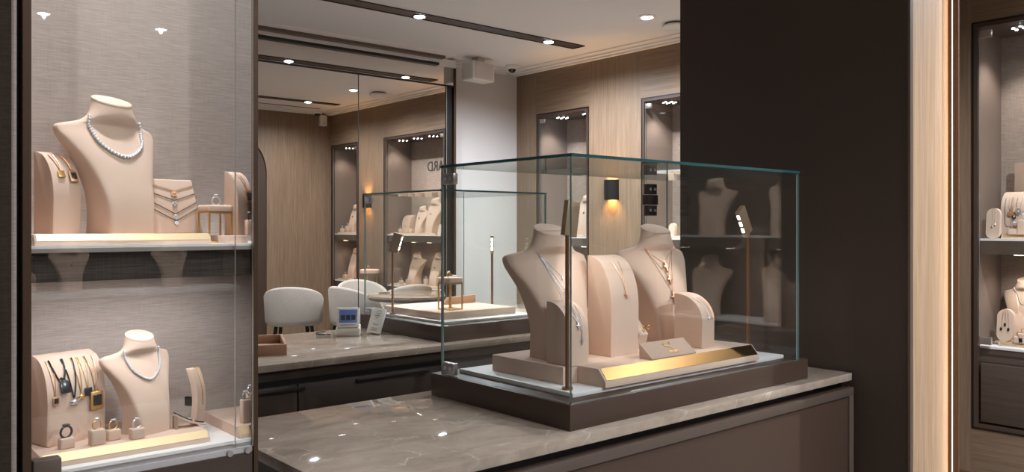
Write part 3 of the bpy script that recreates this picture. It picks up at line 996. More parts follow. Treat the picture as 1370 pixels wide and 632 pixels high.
# card wedge
cw = thing('brand_card_wedge', 'taupe wedge card with gold emblem lying before the gold bust', 'sign', (1.905, 1.532, VT))
bm = B(); prism(bm, [(.027, .0003), (.027, .043), (-.021, .004), (-.021, .0003)], 'x', -.1, .1, .001); obj('body', bm, 'suede_dark', cw)
sl = math.atan2(.039, .048)
def on_card(me, x, v, nm):
    me.materials.append(M['gold'])
    o = obj(nm, me, None, cw)
    o.rotation_euler = (sl, 0, 0)
    o.location = (x, -.021 + v * math.cos(sl), .0048 + v * math.sin(sl))
on_card(text_mesh('VILLARD', .0115, .0004), .012, .012, 'gold_lettering')
bm = B()
for a, b_ in (((-.018, .010), (.012, .014)), ((-.020, .004), (.010, -.010)), ((-.018, .010), (-.020, .004)), ((.012, .014), (.010, .004))):
    cyl(bm, (a[0], a[1], 0), (b_[0], b_[1], 0), .0012, 8)
me = mesh_of('gold_emblem', bm, [])
on_card(me, .008, .038, 'gold_emblem')
# earring stand
es = thing('earring_stand', 'small folded suede earring stand behind the taupe brand card', 'jewellery stand', (1.905, 1.655, VT), .15)
bm = B(); prism(bm, [(-.016, .0), (.016, .0), (.020, .004), (-.004, .045), (.028, .085), (.010, .095), (-.026, .052), (-.012, .008)], 'x', -.024, .024, .001); obj('body', bm, 'suede', es)
for s, nm in ((-1, 'left'), (1, 'right')):
    e_ = thing('earring', 'gold and red stud on the ' + ('near' if s < 0 else 'far') + ' side of the earring stand', 'earring', (1.905 + s * .013, 1.618 + s * .001, VT + .078), .15)
    bm = B(); ball(bm, (0, 0, 0), .0045, 1); ball(bm, (.004, 0, -.004), .0035, 1); tube(bm, [(.005 * math.cos(a), 0, -.010 + .005 * math.sin(a)) for a in [2 * PI * i / 10 for i in range(10)]], .0011, 5, True)
    obj('setting', bm, 'gold', e_)
    bm = B(); ball(bm, (.003, -.004, .001), .003, 1); obj('stone', bm, 'red', e_)
# lamps
lampgrp = 'slim bronze lamps in the glass cases'
lamp((1.503, 1.541, VP), math.radians(92), .402, .16, 'bronze post lamp at the near corner of the big glass case', lampgrp, .088)
spot('case_lamp_spot', (1.562, 1.547, VP + .440), (1.90, 1.665, VT + .10), 3.3, 84, .6, .012)
lx, ly = 2.405, 1.60
lamp((lx, ly, VP), math.radians(-84), .405, .60, 'bronze post lamp with tilted head at the far end of the big glass case', lampgrp, .095)
spot('case_lamp_spot', (lx - .075, ly - .005, VP + .435), (1.95, 1.66, VT + .10), 3.5, 80, .6, .012)

# ------------------------------------------------------------------ rear counter
c2 = thing('marble_counter', 'rear counter with marble top and dark drawers standing before the mirror', 'counter', (1.85, 3.2, 0))
def c2b(x0, x1, y0, y1, z0, z1, bev=0):
    b = B(); box(b, x0 - 1.85, x1 - 1.85, y0 - 3.2, y1 - 3.2, z0, z1, bev); return b
R0 = 2.84
obj('marble_top', c2b(.9, 2.76, R0, 3.60, CT - .026, CT, .0015), 'marble', c2)
obj('recess', c2b(.93, 2.74, R0 + .03, 3.57, CT - .066, CT - .0265), 'brown_dark', c2)
obj('carcass', c2b(.93, 2.74, R0 + .026, 3.58, .08, CT - .066), 'black', c2)
dxs = (.94, at_y(400, R0), 2.05, 2.735)
for a, b_ in zip(dxs[:-1], dxs[1:]):
    d = obj('drawer', c2b(a + .003, b_ - .003, R0 + .008, R0 + .0255, CT - .26, CT - .085, .001), 'brown_dark', c2)
    if a < 1.9:
        hx = (a + b_) / 2 + .08
        obj('handle', c2b(hx - .17, hx + .17, R0 - .006, R0 + .0075, CT - .108, CT - .094, .002), 'black', d)
    obj('cupboard_door', c2b(a + .003, b_ - .003, R0 + .010, R0 + .0255, .09, CT - .27, .001), 'blackmetal', c2)
obj('kick_plate', c2b(.97, 2.70, R0 + .06, 3.54, 0, .08), 'black', c2)
vitrine(2.08, 2.73, 2.90, 3.585, CT, .069, 2.086, 2.694, 2.906, 3.560, EYE + .160,
        'smaller glass display case on the rear counter before the mirror', ((EYE + .112, .03), (CT + .073, .03)))
W0 = CT + .069
bm = B(); box(bm, 2.13, 2.66, 2.95, 3.52, W0 + .0003, W0 + .012, .001)
tag(obj('white_plinth_board', bm, 'white'), 'flat white board on the floor of the rear glass case', 'plinth')
W1 = W0 + .0123
bm = B(); box(bm, 2.155, 2.60, 3.02, 3.49, W1, W1 + .032, .002)
tag(obj('display_platform', bm, 'suede'), 'low plain suede slab platform inside the rear glass case', 'display platform')
W2 = W1 + .0323
bm = B(); prism(bm, [(-.10, 0), (-.07, .034), (.10, .040), (.10, 0)], 'x', -.01, .01, .001)
xf(bm, Matrix.Rotation(-PI / 2, 4, 'Z'))
tag(obj('suede_wedge', bm, 'suede_tray', None, (2.49, 3.33, W2)), 'tan suede wedge lying on the rear case platform', 'jewellery stand')
fs_ = frame_stand((2.285, 3.12, W2), .1, .086, .150, 'gold legged cushion stand inside the rear glass case')
ring((2.262, 3.10, W2 + .1503), .5, .0135, 'chunky gold ring on the rear case cushion stand', 'gold', 'bezel')
t = thing('silver_clip', 'silver jewelled clip lying on the rear case cushion stand', 'jewel', (2.30, 3.115, W2 + .1503), .6)
bm = B(); tube(bm, [(-.018, 0, .006), (-.005, .004, .007), (.010, .0, .005), (.02, -.006, .004)], .004, 8); obj('body', bm, 'silver', t)
bm = B()
for k in range(5):
    ball(bm, (-.014 + .007 * k, .001, .010 - .0008 * k), .003, 1)
obj('diamond_row', bm, 'diamond', t, sharp=5)
lamp((2.135, 3.38, W1), math.radians(34), .30, .30, 'bronze post lamp with leaning head at the left of the rear glass case', lampgrp, .09)
spot('case_lamp_spot', (2.20, 3.33, W1 + .36), (2.38, 3.24, W1), 3.2, 110, .7, .012)
lamp((2.60, 3.20, W1), math.radians(-40), .29, .12, 'bronze post lamp facing out at the right of the rear glass case', lampgrp, .085)
spot('case_lamp_spot', (2.56, 3.15, W1 + .34), (2.38, 3.22, W1), 3.2, 110, .7, .012)

# payment terminal
pt = thing('payment_terminal', 'white card terminal with blue lit screen on the rear counter', 'payment terminal', (1.905, 3.392, CT), math.radians(-33))
bm = B(); prism(bm, [(-.045, 0), (-.050, .012), (-.044, .034), (.03, .046), (.048, .036), (.05, 0)], 'x', -.054, .054, .004, 3); obj('dock', bm, 'white_plastic', pt)
R = Matrix.Translation((0, -.034, .038)) @ Matrix.Rotation(math.radians(-24), 4, 'X')
bm = B(); box(bm, -.051, .051, -.009, .012, .0, .094, .005, 3); xf(bm, R); bd = obj('body', bm, 'white_plastic', pt)
bm = B(); box(bm, -.040, .040, -.0102, -.0085, .020, .082, .001); xf(bm, R); sc_ = obj('screen', bm, 'screen', pt)
for k, x in enumerate((-.023, 0, .023)):
    bm = B(); box(bm, x - .0095, x + .0095, -.0108, -.0101, .032, .056); xf(bm, R); obj('screen_tile', bm, 'ink', sc_)
bm = B(); box(bm, -.034, .034, -.0100, -.0088, .0085, .0105); xf(bm, R); obj('card_slot', bm, 'ink', bd)
bm = B(); tube(bm, [(1.845, 3.45, CT + .003), (1.82, 3.47, CT + .003), (1.80, 3.50, CT + .003), (1.82, 3.54, CT + .003), (1.88, 3.57, CT + .003)], .0028, 8)
tag(obj('power_cord', bm, 'black'), 'short black cord beside the white card terminal', 'cord')
# leaning notice
sg = thing('counter_notice', 'white printed notice block leaning on a clear easel by the card terminal', 'sign', (2.002, 3.335, CT), math.radians(-40))
R = Matrix.Rotation(math.radians(-27), 4, 'X') @ Matrix.Rotation(math.radians(10), 4, 'Y')
bm = B(); box(bm, -.032, .032, -.010, .010, .004, .128, .001); xf(bm, R); bk = obj('block', bm, 'white_plastic', sg)
bm = B()
tube(bm, [(.004 + .010 * math.cos(a), -.0104, .108 + .008 * math.sin(a)) for a in [2 * PI * i / 14 for i in range(14)]], .0007, 5, True)
xf(bm, R); obj('emblem', bm, 'ink', bk)
for z, w in ((.090, .014), (.080, .006), (.048, .013), (.043, .008), (.028, .016), (.022, .012), (.016, .016)):
    bm = B(); box(bm, -w, w, -.0107, -.0101, z - .0006, z + .0006)
    xf(bm, R); obj('text_line', bm, 'ink', bk)
bm = B(); tube(bm, [(-.022, .012, .004), (-.022, .065, .002), (-.012, .05, .085), (.016, .05, .085), (.03, .065, .002), (.03, .012, .004)], .0018, 8); obj('easel', bm, 'steel', sg)
# tray
tr = thing('jewellery_tray', 'open tan suede presentation tray at the left of the rear counter', 'tray', (1.30, 3.24, CT), math.radians(-22))
bm = B()
box(bm, -.2, .2, -.16, .16, .0003, .008)
for (a0, a1, b0, b1) in ((-.2, .2, -.16, -.15), (-.2, .2, .15, .16), (-.2, -.19, -.15, .15), (.19, .2, -.15, .15)):
    box(bm, a0, a1, b0, b1, .008, .042, .001)
obj('tray_body', bm, 'suede_tray', tr)
bm = B(); box(bm, -.04, .03, -.12, .14, .0083, .036, .003); obj('ring_cushion', bm, 'suede', tr)

# ------------------------------------------------------------------ lounge chairs and table (seen in the mirror)
def chair(x, y, rz, label, sc=1.0):
    t = thing('barrel_chair', label, 'chair', (x, y, 0), rz, 'grey barrel chairs')
    n = 40
    rings = []
    A0 = math.radians(128)
    for i in range(n + 1):
        a = -A0 + 2 * A0 * i / n
        k = math.cos(a / 2) ** .55 if abs(a) < PI else 0
        edge = min(1, (1 - abs(a) / A0) / .16)
        top = .52 + .28 * max(0, math.cos(a * .62)) ** .9 * (edge ** .35 if edge < 1 else 1)
        cx, cy = math.sin(a), -math.cos(a)
        ro, ri = .275, .225
        lean = .02
        P = lambda r, z: (cx * (r + lean * (z - .4) / .4) * sc, cy * (r + lean * (z - .4) / .4) * sc * .96, z)
        m = .025
        rings.append([P(ro - .03, .40), P(ro - .006, .42), P(ro, .46), P(ro, top - m), P(ro - m * .4, top - m * .25), P((ro + ri) / 2, top), P(ri + m * .4, top - m * .25), P(ri, top - m), P(ri, .46), P(ri + .01, .41)])
    bm = B(); loft(bm, rings)
    obj('backrest', bm, 'chair', t, sharp=60)
    bm = B(); lathe(bm, [(.20, .40), (.232, .405), (.236, .43), (.222, .465), (.10, .478), (.01, .48)], 32); xf(bm, Matrix.Translation((0, .015, 0))); obj('seat', bm, 'chair', t, sharp=60)
    for sx in (-1, 1):
        for sy in (-1, 1):
            bm = B(); cyl(bm, (sx * .15, sy * .15, .405), (sx * .20, sy * .20, 0), .02, 12, .012); obj('leg', bm, 'black', t)
    return t
def mface(x, y):     # turned so that its back is towards the mirror image of the viewer
    return math.atan2(y - 2 * YM, x) - PI / 2
chair(3.80, 3.78, mface(3.80, 3.78) + .15, 'grey barrel chair seen from its back in the mirror, alone before the oak partition', 1.03)
chair(4.30, 4.17, mface(4.30, 4.17) + .9, 'grey barrel chair in front of the round table, left one in the mirror')
chair(4.84, 4.24, mface(4.84, 4.24) - .5, 'grey barrel chair in front of the round table, right one in the mirror')
chair(4.70, 3.62, PI * .05, 'grey barrel chair furthest from the mirror, behind the other two at the table')
tb = thing('round_table', 'round stone topped table between the grey chairs, seen in the mirror', 'table', (4.50, 4.90, 0))
bm = B(); lathe(bm, [(.40, .715), (.43, .72), (.43, .738), (.425, .74)], 48); obj('tabletop', bm, 'marble', tb)
bm = B(); lathe(bm, [(.41, .69), (.425, .695), (.425, .7145), (.41, .7149)], 48); obj('rim', bm, 'blackmetal', tb)
bm = B(); lathe(bm, [(.22, 0), (.22, .02), (.05, .03), (.05, .69)], 28); obj('pedestal', bm, 'bronze', tb)
ps = thing('pedestal_stand', 'slim stand with round cushion top against the oak wall, seen in the mirror', 'jewellery stand', (5.06, 3.15, 0))
bm = B(); lathe(bm, [(.10, .84), (.115, .85), (.115, .885), (.10, .895), (.02, .897)], 28); obj('cushion_top', bm, 'suede', ps)
for k in range(3):
    a = 2 * PI * k / 3 + .4
    bm = B(); cyl(bm, (.08 * math.cos(a), .08 * math.sin(a), 0), (.08 * math.cos(a), .08 * math.sin(a), .84), .009, 10); obj('leg', bm, 'gold', ps)
ring((5.04, 3.15, .8975), 1.2, .018, 'gold ring standing on the slim cushion-topped stand', 'gold', 'bezel')

# ------------------------------------------------------------------ niche contents
NF = -PI / 2         # facing into the room
def niche_bust(x, y, z, H, label, style=0, rz=NF, mat='silver'):
    d = bust((x, y, z), rz, H, label)
    necklace(d, ('fine chain on the ' if style == 0 else 'diamond row on the ') + label.replace('suede ', '', 1), [(-.185 * H, .868 * H), (-.13 * H, .78 * H), (0, .60 * H), (.13 * H, .78 * H), (.185 * H, .868 * H)], mat, .0009,
             [('drop', 'dark_gem', .022)] if style == 0 else None, smooth=True, stones=.0035 if style == 1 else 0)
    return d
def blk(x, y, z, s, h, label, rlabel, mat='gold', style='solitaire', rz=NF, g=None):
    ring_block((x, y, z), rz, s, s * .8, h, label, g)
    ring((x, y, z + h + .0002), rz, s * .26, rlabel, mat, style)
def flat(x, y0, y1, z, label, d=.2, h=.018):
    bm = B(); box(bm, -d / 2, d / 2, y0 - (y0 + y1) / 2, y1 - (y0 + y1) / 2, .0003, h, .0015)
    return tag(obj('display_platform', bm, 'suede', None, (x, (y0 + y1) / 2, z)), label, 'display platform')
zu, zl = SH
# narrow niche beside the white wall
flat(5.36, 5.10, 5.50, zu, 'thin suede platform on the upper shelf of the narrow niche')
niche_bust(5.40, 5.30, zu + .0183, .35, 'suede bust on the upper shelf of the narrow niche')
blk(5.32, 5.115, zu + .0183, .045, .06, 'little suede ring block at the narrow niche edge', 'silver ring at the edge of the narrow niche', 'silver', 'cluster', g=None)
blk(5.35, 5.44, zu + .0183, .05, .07, 'suede ring block left of the narrow niche bust', 'diamond ring left of the narrow niche bust', 'silver', 'cluster')
niche_bust(5.40, 5.30, zl, .36, 'suede bust on the lower shelf of the narrow niche')
# wide niche, ends near the narrow one (seen straight) and near the partition (seen in the mirror)
oval_stand((5.30, 4.235, zu), NF, .06, .03, .12, 'small white oval pad at the edge of the wide niche upper shelf')
flat(5.36, 3.28, 4.19, zu, 'thin suede platform at the right end of the wide niche upper shelf')
ybig = mir(579, 5.40); ysm = mir(559, 5.42)
niche_bust(5.40, ybig, zu + .0183, .38, 'largest suede bust of the wide niche upper shelf in the mirror')
niche_bust(5.46, ysm, zu + .0183, .30, 'small suede bust between ramp and large bust in the wide niche')
r_ = ramp_stand((5.46, mir(547, 5.46), zu + .0183), NF, .16, .09, .21, 'rounded suede ramp at the right end of the wide niche upper shelf')
necklace(r_, 'gold chain on the rounded ramp of the wide niche', [(-.03, .19), (-.01, .15), (0, .10), (.01, .15), (.03, .19)], 'gold', .0009)
for k, (px_, st, lb) in enumerate(((536, 'cluster', 'first'), (543, 'cluster', 'second'), (551, 'bezel', 'third'), (562, 'solitaire', 'fourth'))):
    blk(5.30, mir(px_, 5.30), zu + .0183, .05, .045 + .012 * (k % 2), lb + ' ring block from the partition end on the wide niche upper shelf', lb + ' ring from the partition end of the wide niche', ('silver', 'gold', 'rosegold', 'silver')[k], st)
flat(5.36, 3.28, 4.25, zl, 'thin suede platform at the right end of the wide niche lower shelf')
niche_bust(5.42, mir(555, 5.42), zl + .0183, .35, 'suede bust at the right end of the wide niche lower shelf')
niche_bust(5.42, mir(584, 5.42), zl + .0183, .36, 'suede bust second from the right end of the wide niche lower shelf')
for k, px_ in enumerate((537, 546, 570)):
    blk(5.30, mir(px_, 5.30), zl + .0183, .05, .04 + .02 * k, ('lowest', 'middle', 'tallest')[k] + ' ring block on the wide niche lower shelf', 'ring on the ' + ('lowest', 'middle', 'tallest')[k] + ' block of the wide niche lower shelf', 'silver', 'cluster')
# partition end niche
flat(5.36, NC[0] + .06, NC[1] - .06, zu, 'thin suede platform on the upper shelf of the partition end niche')
niche_bust(5.42, mir(474, 5.42), zu + .0183, .35, 'suede bust on the upper shelf of the partition end niche')
blk(5.30, mir(458, 5.30), zu + .0183, .05, .05, 'ring block near the frame of the partition end niche', 'ring near the frame of the partition end niche', 'silver', 'cluster')
blk(5.30, mir(465, 5.30), zu + .0183, .06, .08, 'taller ring block of the partition end niche', 'ring on the taller block of the partition end niche', 'silver', 'cluster')
flat(5.36, NC[0] + .06, NC[1] - .04, zl, 'thin suede platform on the lower shelf of the partition end niche')
niche_bust(5.42, mir(474, 5.42), zl + .0183, .38, 'suede bust on the lower shelf of the partition end niche', 1)
blk(5.30, mir(462, 5.30), zl + .0183, .06, .05, 'ring block on the lower shelf of the partition end niche', 'ring on the lower shelf of the partition end niche', 'gold', 'bezel')
# right hand niche
zu, zl = SHD
xd = XN + .07

def strip_platform(x, y0, y1, z, label, d=.2):
    t = thing('display_platform', label, 'display platform', (x, (y0 + y1) / 2, z))
    w = (y1 - y0) / 2
    bm = B(); prism(bm, [(d / 2, .0003), (d / 2, .022), (-d / 2 + .012, .022), (-d / 2, .007), (-d / 2, .0003)], 'y', -w, w, .001); obj('body', bm, 'suede', t)
    bm = B(); prism(bm, [(-d / 2 + .0115, .0225), (-d / 2 + .0005, .0085), (-d / 2 + .002, .0075), (-d / 2 + .013, .021)], 'y', -w + .01, w - .01); obj('metal_strip', bm, 'brass', t)
    return t
bm = B(); box(bm, 0, .02, -.3, 0, 0, .42, .003)
tag(obj('suede_backboard', bm, 'suede_dark', None, (XN + .30, at_x(1357, XN + .3), zu + .0003)), 'tall plain suede board standing at the back of the right niche upper shelf', 'jewellery stand')
strip_platform(XN + .21, 1.0, at_x(1340, XN + .12), zu, 'gold edged platform on the upper shelf of the right wall niche')
o_ = oval_stand((xd, at_x(1328.8, xd), zu), NF, .068, .03, .165, 'oval pad with two pendants on the right niche upper shelf')
necklace(o_, 'gold drop chain on the upper oval pad', [(-.004, .155), (-.004, .12), (-.003, .075), (-.002, .12), (-.002, .155)], 'gold', .0006, [('drop', 'gold', .014)])
necklace(o_, 'silver drop chain on the upper oval pad', [(.010, .155), (.010, .12), (.012, .085), (.013, .12), (.013, .155)], 'silver', .0006, [('drop', 'silver', .014)])
zr = zu + .0223
yr_ = at_x(1339, XN + .15) - .13
r_ = ramp_stand((XN + .20, yr_, zr), NF, .26, .10, .235, 'broad suede ramp of hanging chains in the right niche', straight=.55)
# local x of the stand runs towards -y of the room
for k, (px_, zlow, m, pk, lb) in enumerate(((1350, .045, 'silver', None, 'thick silver rope loop'), (1353.5, .13, 'rosegold', 'disc', 'rose gold medal chain'), (1358, .115, 'gold', 'drop', 'gold chain with dark drop'), (1363.5, .14, 'silver', 'disc', 'silver medal chain'))):
    x0 = yr_ - at_x(px_, XN + .16)
    necklace(r_, lb + ' on the broad ramp of the right niche', [(x0 - .012, .20), (x0 - .011, .15), (x0, zlow), (x0 + .011, .15), (x0 + .012, .20)] if pk else [(x0 - .016, .20), (x0 - .015, .12), (x0 - .014, .06), (x0, zlow), (x0 + .014, .06), (x0 + .015, .12), (x0 + .016, .20)],
             m, .0008 if pk else .0022, [(pk, ('rosegold', 'dark_gem', 'silver')[k - 1], .03)] if pk else None, smooth=True)
blk(XN + .13, at_x(1357.5, XN + .13), zr, .055, .032, 'low ring block before the broad chain ramp', 'diamond band on the low block before the chain ramp', 'silver', 'cluster')
blk(XN + .12, at_x(1369, XN + .12), zr, .05, .08, 'tall ring block at the frame edge before the chain ramp', 'silver ring on the tall block before the chain ramp', 'silver', 'cluster')
strip_platform(XN + .21, .9, at_x(1336, XN + .12), zl, 'gold edged platform on the lower shelf of the right wall niche')
zr = zl + .0223
o_ = oval_stand((XN + .15, at_x(1345, XN + .15), zr), NF, .082, .03, .175, 'oval pad with three dark pendants on the right niche lower shelf')
for dx, zz, lb in ((-.018, .075, 'left'), (0, .10, 'middle'), (.018, .075, 'right')):
    necklace(o_, lb + ' dark stone pendant chain on the lower oval pad', [(dx * .6 - .001, .165), (dx * .8, .13), (dx, zz), (dx * .8 + .002, .13), (dx * .6 + .003, .165)], 'rosegold', .0006, [('tag', 'dark_gem', .016)])
d = bust((XN + .27, at_x(1371, XN + .27), zr), NF - .1, .33, 'suede bust with diamond row on the right niche lower shelf')
H = .33
necklace(d, 'diamond row on the right niche lower bust', [(-.185 * H, .868 * H), (-.13 * H, .76 * H), (0, .60 * H), (.13 * H, .76 * H), (.185 * H, .868 * H)], 'silver', .001, smooth=True, stones=.003)
necklace(d, 'long rose gold chain on the right niche lower bust', [(-.185 * H, .868 * H), (-.12 * H, .70 * H), (0, .42 * H), (.12 * H, .70 * H), (.185 * H, .868 * H)], 'rosegold', .0007, smooth=True)
for k, (px_, h_) in enumerate(((1364, .035), (1370, .055))):
    blk(XN + .13, at_x(px_, XN + .13), zr, .05, h_, ('low', 'taller')[k] + ' ring block before the right niche lower bust', 'gold ring on the ' + ('low', 'taller')[k] + ' block before the right niche bust', 'gold', 'bezel')
# the niche mirrored in the case end
for k, (y, z, H, lb) in enumerate(((-.15, zu, .42, 'upper'), (-.75, zu, .40, 'upper far'), (-.20, zl, .45, 'lower'), (-.80, zl, .42, 'lower far'))):
    niche_bust(XN + .18, y, z, H, 'suede ' + lb + ' bust in the niche out of view')
# ------------------------------------------------------------------ left display cabinet
YC = 1.40
YB = 1.64
xl0, xl1 = at_y(42, YC), at_y(339.5, YC)
xe = at_y(339, YB) - .002
dc = thing('window_display_cabinet', 'tall fabric lined glass display cabinet filling the left side', 'display cabinet', (.4, YC, 0))
def lc(x0, x1, y0, y1, z0, z1, bev=0):
    b = B(); box(b, x0 - .4, x1 - .4, y0 - YC, y1 - YC, z0, z1, bev); return b
def wedge(y0, y1, z0, z1, x0=None):
    """a plate from the left frame to the slanted right end"""
    f = lambda y: xl1 + (xe - xl1) * (y - YC) / (YB - YC) - .0025
    b = B()
    a = xl0 if x0 is None else x0
    prism(b, [(a - .4, y0 - YC), (f(y0) - .4, y0 - YC), (f(y1) - .4, y1 - YC), (a - .4, y1 - YC)], 'z', z0, z1)
    return b
ZS = EYE - .030
ZBASE = EYE - .3728
obj('back_panel', lc(xl0 - .03, xe, YB, YB + .02, ZBASE - .3, CZ - .001), 'fabric', dc)
f2 = lambda y: xl1 + (xe - xl1) * (y - YC) / (YB - YC)
b = B(); prism(b, [(f2(YC + .008) - .4, .008), (f2(YC + .008) + .008 - .4, .008), (xe + .008 - .4, YB - YC + .02), (xe - .4, YB - YC - .0005)], 'z', .0, CZ - .001)
obj('end_panel', b, 'bronze_dark', dc)
b = B(); box(b, xl0 - .03 - .4, xl0 - .002 - .4, .008, YB - YC - .0005, 0, CZ - .001); obj('side_panel', b, 'fabric', dc)
sh = obj('shelf', wedge(YC + .010, YB - .0005, ZS - .004, ZS), 'white', dc)
obj('shelf_edge', wedge(YC + .0085, YC + .018, ZS - .0105, ZS - .0042), 'steel', sh)
obj('light_box', wedge(YC + .022, YB - .0005, ZS - .056, ZS - .0043), 'fabric_dark', dc)
bs = obj('base_board', wedge(YC + .010, YB - .0005, ZBASE - .006, ZBASE), 'white', dc)
obj('base_trim', wedge(YC + .0085, YC + .03, ZBASE - .012, ZBASE - .0062), 'steel', bs)
obj('base_trim', wedge(YC + .004, YC + .03, ZBASE - .022, ZBASE - .0122), 'silver', bs)
rl = obj('hinge_rail', wedge(YC + .002, YC + .03, ZBASE - .062, ZBASE - .0222), 'brown_dark', dc)
b = B()
for px_, py_ in ((308.5, 608), (332, 603.5)):
    screw(b, (at_y(px_, YC) - .4, .002, hz(px_, py_, YC)), (0, -1, 0), .0052)
obj('screw', b, 'steel', rl)
obj('lower_door', wedge(YC + .006, YC + .03, .1, ZBASE - .068), 'black', dc)
obj('carcass', wedge(YC + .032, YB - .0005, .0, ZBASE - .0065), 'black', dc)
xj = at_y(316.5, YC)
obj('glass_door', pane(xl0 - .4, xj - .0012 - .4, .002, .006, ZBASE - .002, CZ - .002, 'y'), GLC, dc)
obj('glass_panel', pane(xj - .0004 - .4, xl1 - .4, .002, .006, ZBASE - .012, CZ - .002, 'y'), GLC, dc)
obj('end_post', lc(xl1 + .0002, xl1 + .0022, YC - .001, YC + .010, 0, CZ - .001), 'bronze_dark', dc)
xf0, xf1 = at_y(30.5, YC - .004), at_y(42, YC - .004)
obj('frame_post', lc(xf0, xf1, YC - .004, YC + .03, 0, CZ - .001), 'bronze_dark', dc)
obj('patch_fitting', lc(xl0 + .001, at_y(83, YC - .008), YC - .008, YC + .014, hz(84, 631, YC) - .03, hz(60, 614, YC), .003), 'taupe', dc)
bm = B(); box(bm, at_y(24, YC), xf0 - .0005, YC + .006, YC + .3, 0, CZ); struct('trim_8', bm, 'black_matte')
bm = B(); box(bm, at_y(15, YC), at_y(24, YC) - .0002, YC + .02, YC + .3, 0, CZ); struct('trim_9', bm, 'black_matte')
bm = B(); box(bm, -2.6, at_y(15, YC), YC - .002, YC + .3, 0, CZ); struct('wall_cabinet', bm, 'fabric_brown')
for k in range(4):
    lx_ = xl0 + .05 + k * .085
    b = B(); lathe(b, [(.012, 0), (.012, -.004)], 16, (lx_ - .4, .06, CZ - .001)); obj('top_lamp', b, 'lens_warm', dc)
    spot('cabinet_spot', (lx_, YC + .045, CZ - .03), (lx_ + .01, YC + .15, ZS), 29, 60, .8, .03, (246, 248, 255))
    b = B(); lathe(b, [(.008, .002), (.008, -.0002)], 12, (lx_ - .4, .060, ZS - .056)); obj('shelf_lamp', b, 'lens_warm', dc)
    spot('cabinet_shelf_spot', (lx_, YC + .060, ZS - .064), (lx_ + .005, YC + .17, ZBASE), .58, 150, .8, .006, (246, 248, 255))

# upper shelf -------------------------------------------------------
yf = YC + .022
def plat(px0, px1, yfr, yb, z, H, label):
    x0, x1 = at_y(px0, yfr), at_y(px1, yfr)
    platform(((x0 + x1) / 2, yfr, z + .0003), -(x1 - x0) / 2, (x1 - x0) / 2, yb - yfr, H, 0, label)
plat(46, 283, yf, YC + .16, ZS, .017, 'gold fronted platform under the large bust on the cabinet upper shelf')
zp = ZS + .0175
yb_ = YC + .115
H = .226
ub = bust((at_y(161, yb_), yb_, zp), .36, H, 'large suede bust with a diamond necklace on the cabinet upper shelf')
necklace(ub, 'wide tapering diamond necklace on the large upper cabinet bust', [(-.20 * H, .868 * H), (-.212 * H, .79 * H), (-.16 * H, .655 * H), (0, .575 * H), (.16 * H, .655 * H), (.212 * H, .79 * H), (.20 * H, .868 * H)], 'silver', .001, smooth=True, stones=.0032, n=14)
yr = YC + .12
xr0, xr1 = at_y(54, yr), at_y(99, yr)
ur = ramp_stand(((xr0 + xr1) / 2, yr, zp), .42, .049, .05, .135, 'narrow suede ramp with two square pendants on the cabinet upper shelf', straight=.45)
necklace(ur, 'rose gold chain with small gold square on the narrow upper ramp', [(-.016, .128), (-.012, .115), (-.008, .103), (-.006, .115), (-.008, .128)], 'rosegold', .0006, [('square', 'gold', .012)])
necklace(ur, 'rose gold chain with grey octagon tag on the narrow upper ramp', [(.004, .128), (.008, .115), (.012, .103), (.011, .115), (.006, .128)], 'rosegold', .0006, [('tag', 'rosegold', .019)], extra='stone')
ys = YC + .125
sb_ = slab_stand((at_y(235, ys), ys, zp), .1, .098, .072, .012, .097, .02, 'trapezoid suede board with four chains on the cabinet upper shelf')
for k, (zt, zz, m, pk, lb) in enumerate(((.087, .077, 'rosegold', 'disc', 'top rose gold chain with disc'), (.072, .059, 'bronze_dark', 'clover', 'second chain with silver clover'), (.056, .035, 'bronze_dark', 'clover', 'third chain with silver flower'), (.045, .022, 'bronze_dark', 'disc', 'lowest chain with round diamond'))):
    w_ = .049 - .013 * zt / .097 - .001
    necklace(sb_, lb + ' on the trapezoid board', [(-w_, zt), (0, zz), (w_, zt)], m, .0006, [(pk, 'rosegold' if k == 0 else 'silver', .011 if k != 3 else .007)])
yk = YC + .10
fs_ = frame_stand((at_y(287.5, yk), yk, ZS + .0003), .1, .046, .068, 'gold legged cushion stand with diamond ring on the cabinet upper shelf')
ring((at_y(289, yk), yk, ZS + .0688), .2, .0078, 'large solitaire diamond ring on the gold legged cushion stand', 'silver', 'solitaire')
xq0 = at_y(302, YC + .04)
b = B(); box(b, xq0, at_y(332, YC + .04), YC + .04, YC + .12, ZS + .0003, ZS + .0135, .0008)
tag(obj('display_platform', b, 'suede'), 'low plain platform at the right end of the cabinet upper shelf', 'display platform')
yt = YC + .09
ur2 = ramp_stand((at_y(318.5, yt), yt, ZS + .0138), .35, .033, .036, .117, 'suede ramp with dark dog tag at the right end of the cabinet upper shelf', straight=.5)
necklace(ur2, 'rose gold chain with dark dog tag on the upper right ramp', [(-.004, .112), (.001, .10), (.006, .082), (.007, .10), (.002, .112)], 'rosegold', .0006, [('tag', 'rosegold', .024)], extra='stone')
yq = YC + .05
ring_block((at_y(333.2, yq), yq, ZS + .0138), .1, .012, .012, .028, 'tiny ring block at the slanted end of the cabinet upper shelf')
ring((at_y(333.4, yq), yq, ZS + .042), .9, .0065, 'dark ring on the tiny block at the cabinet end', 'dark_gem', 'bezel')
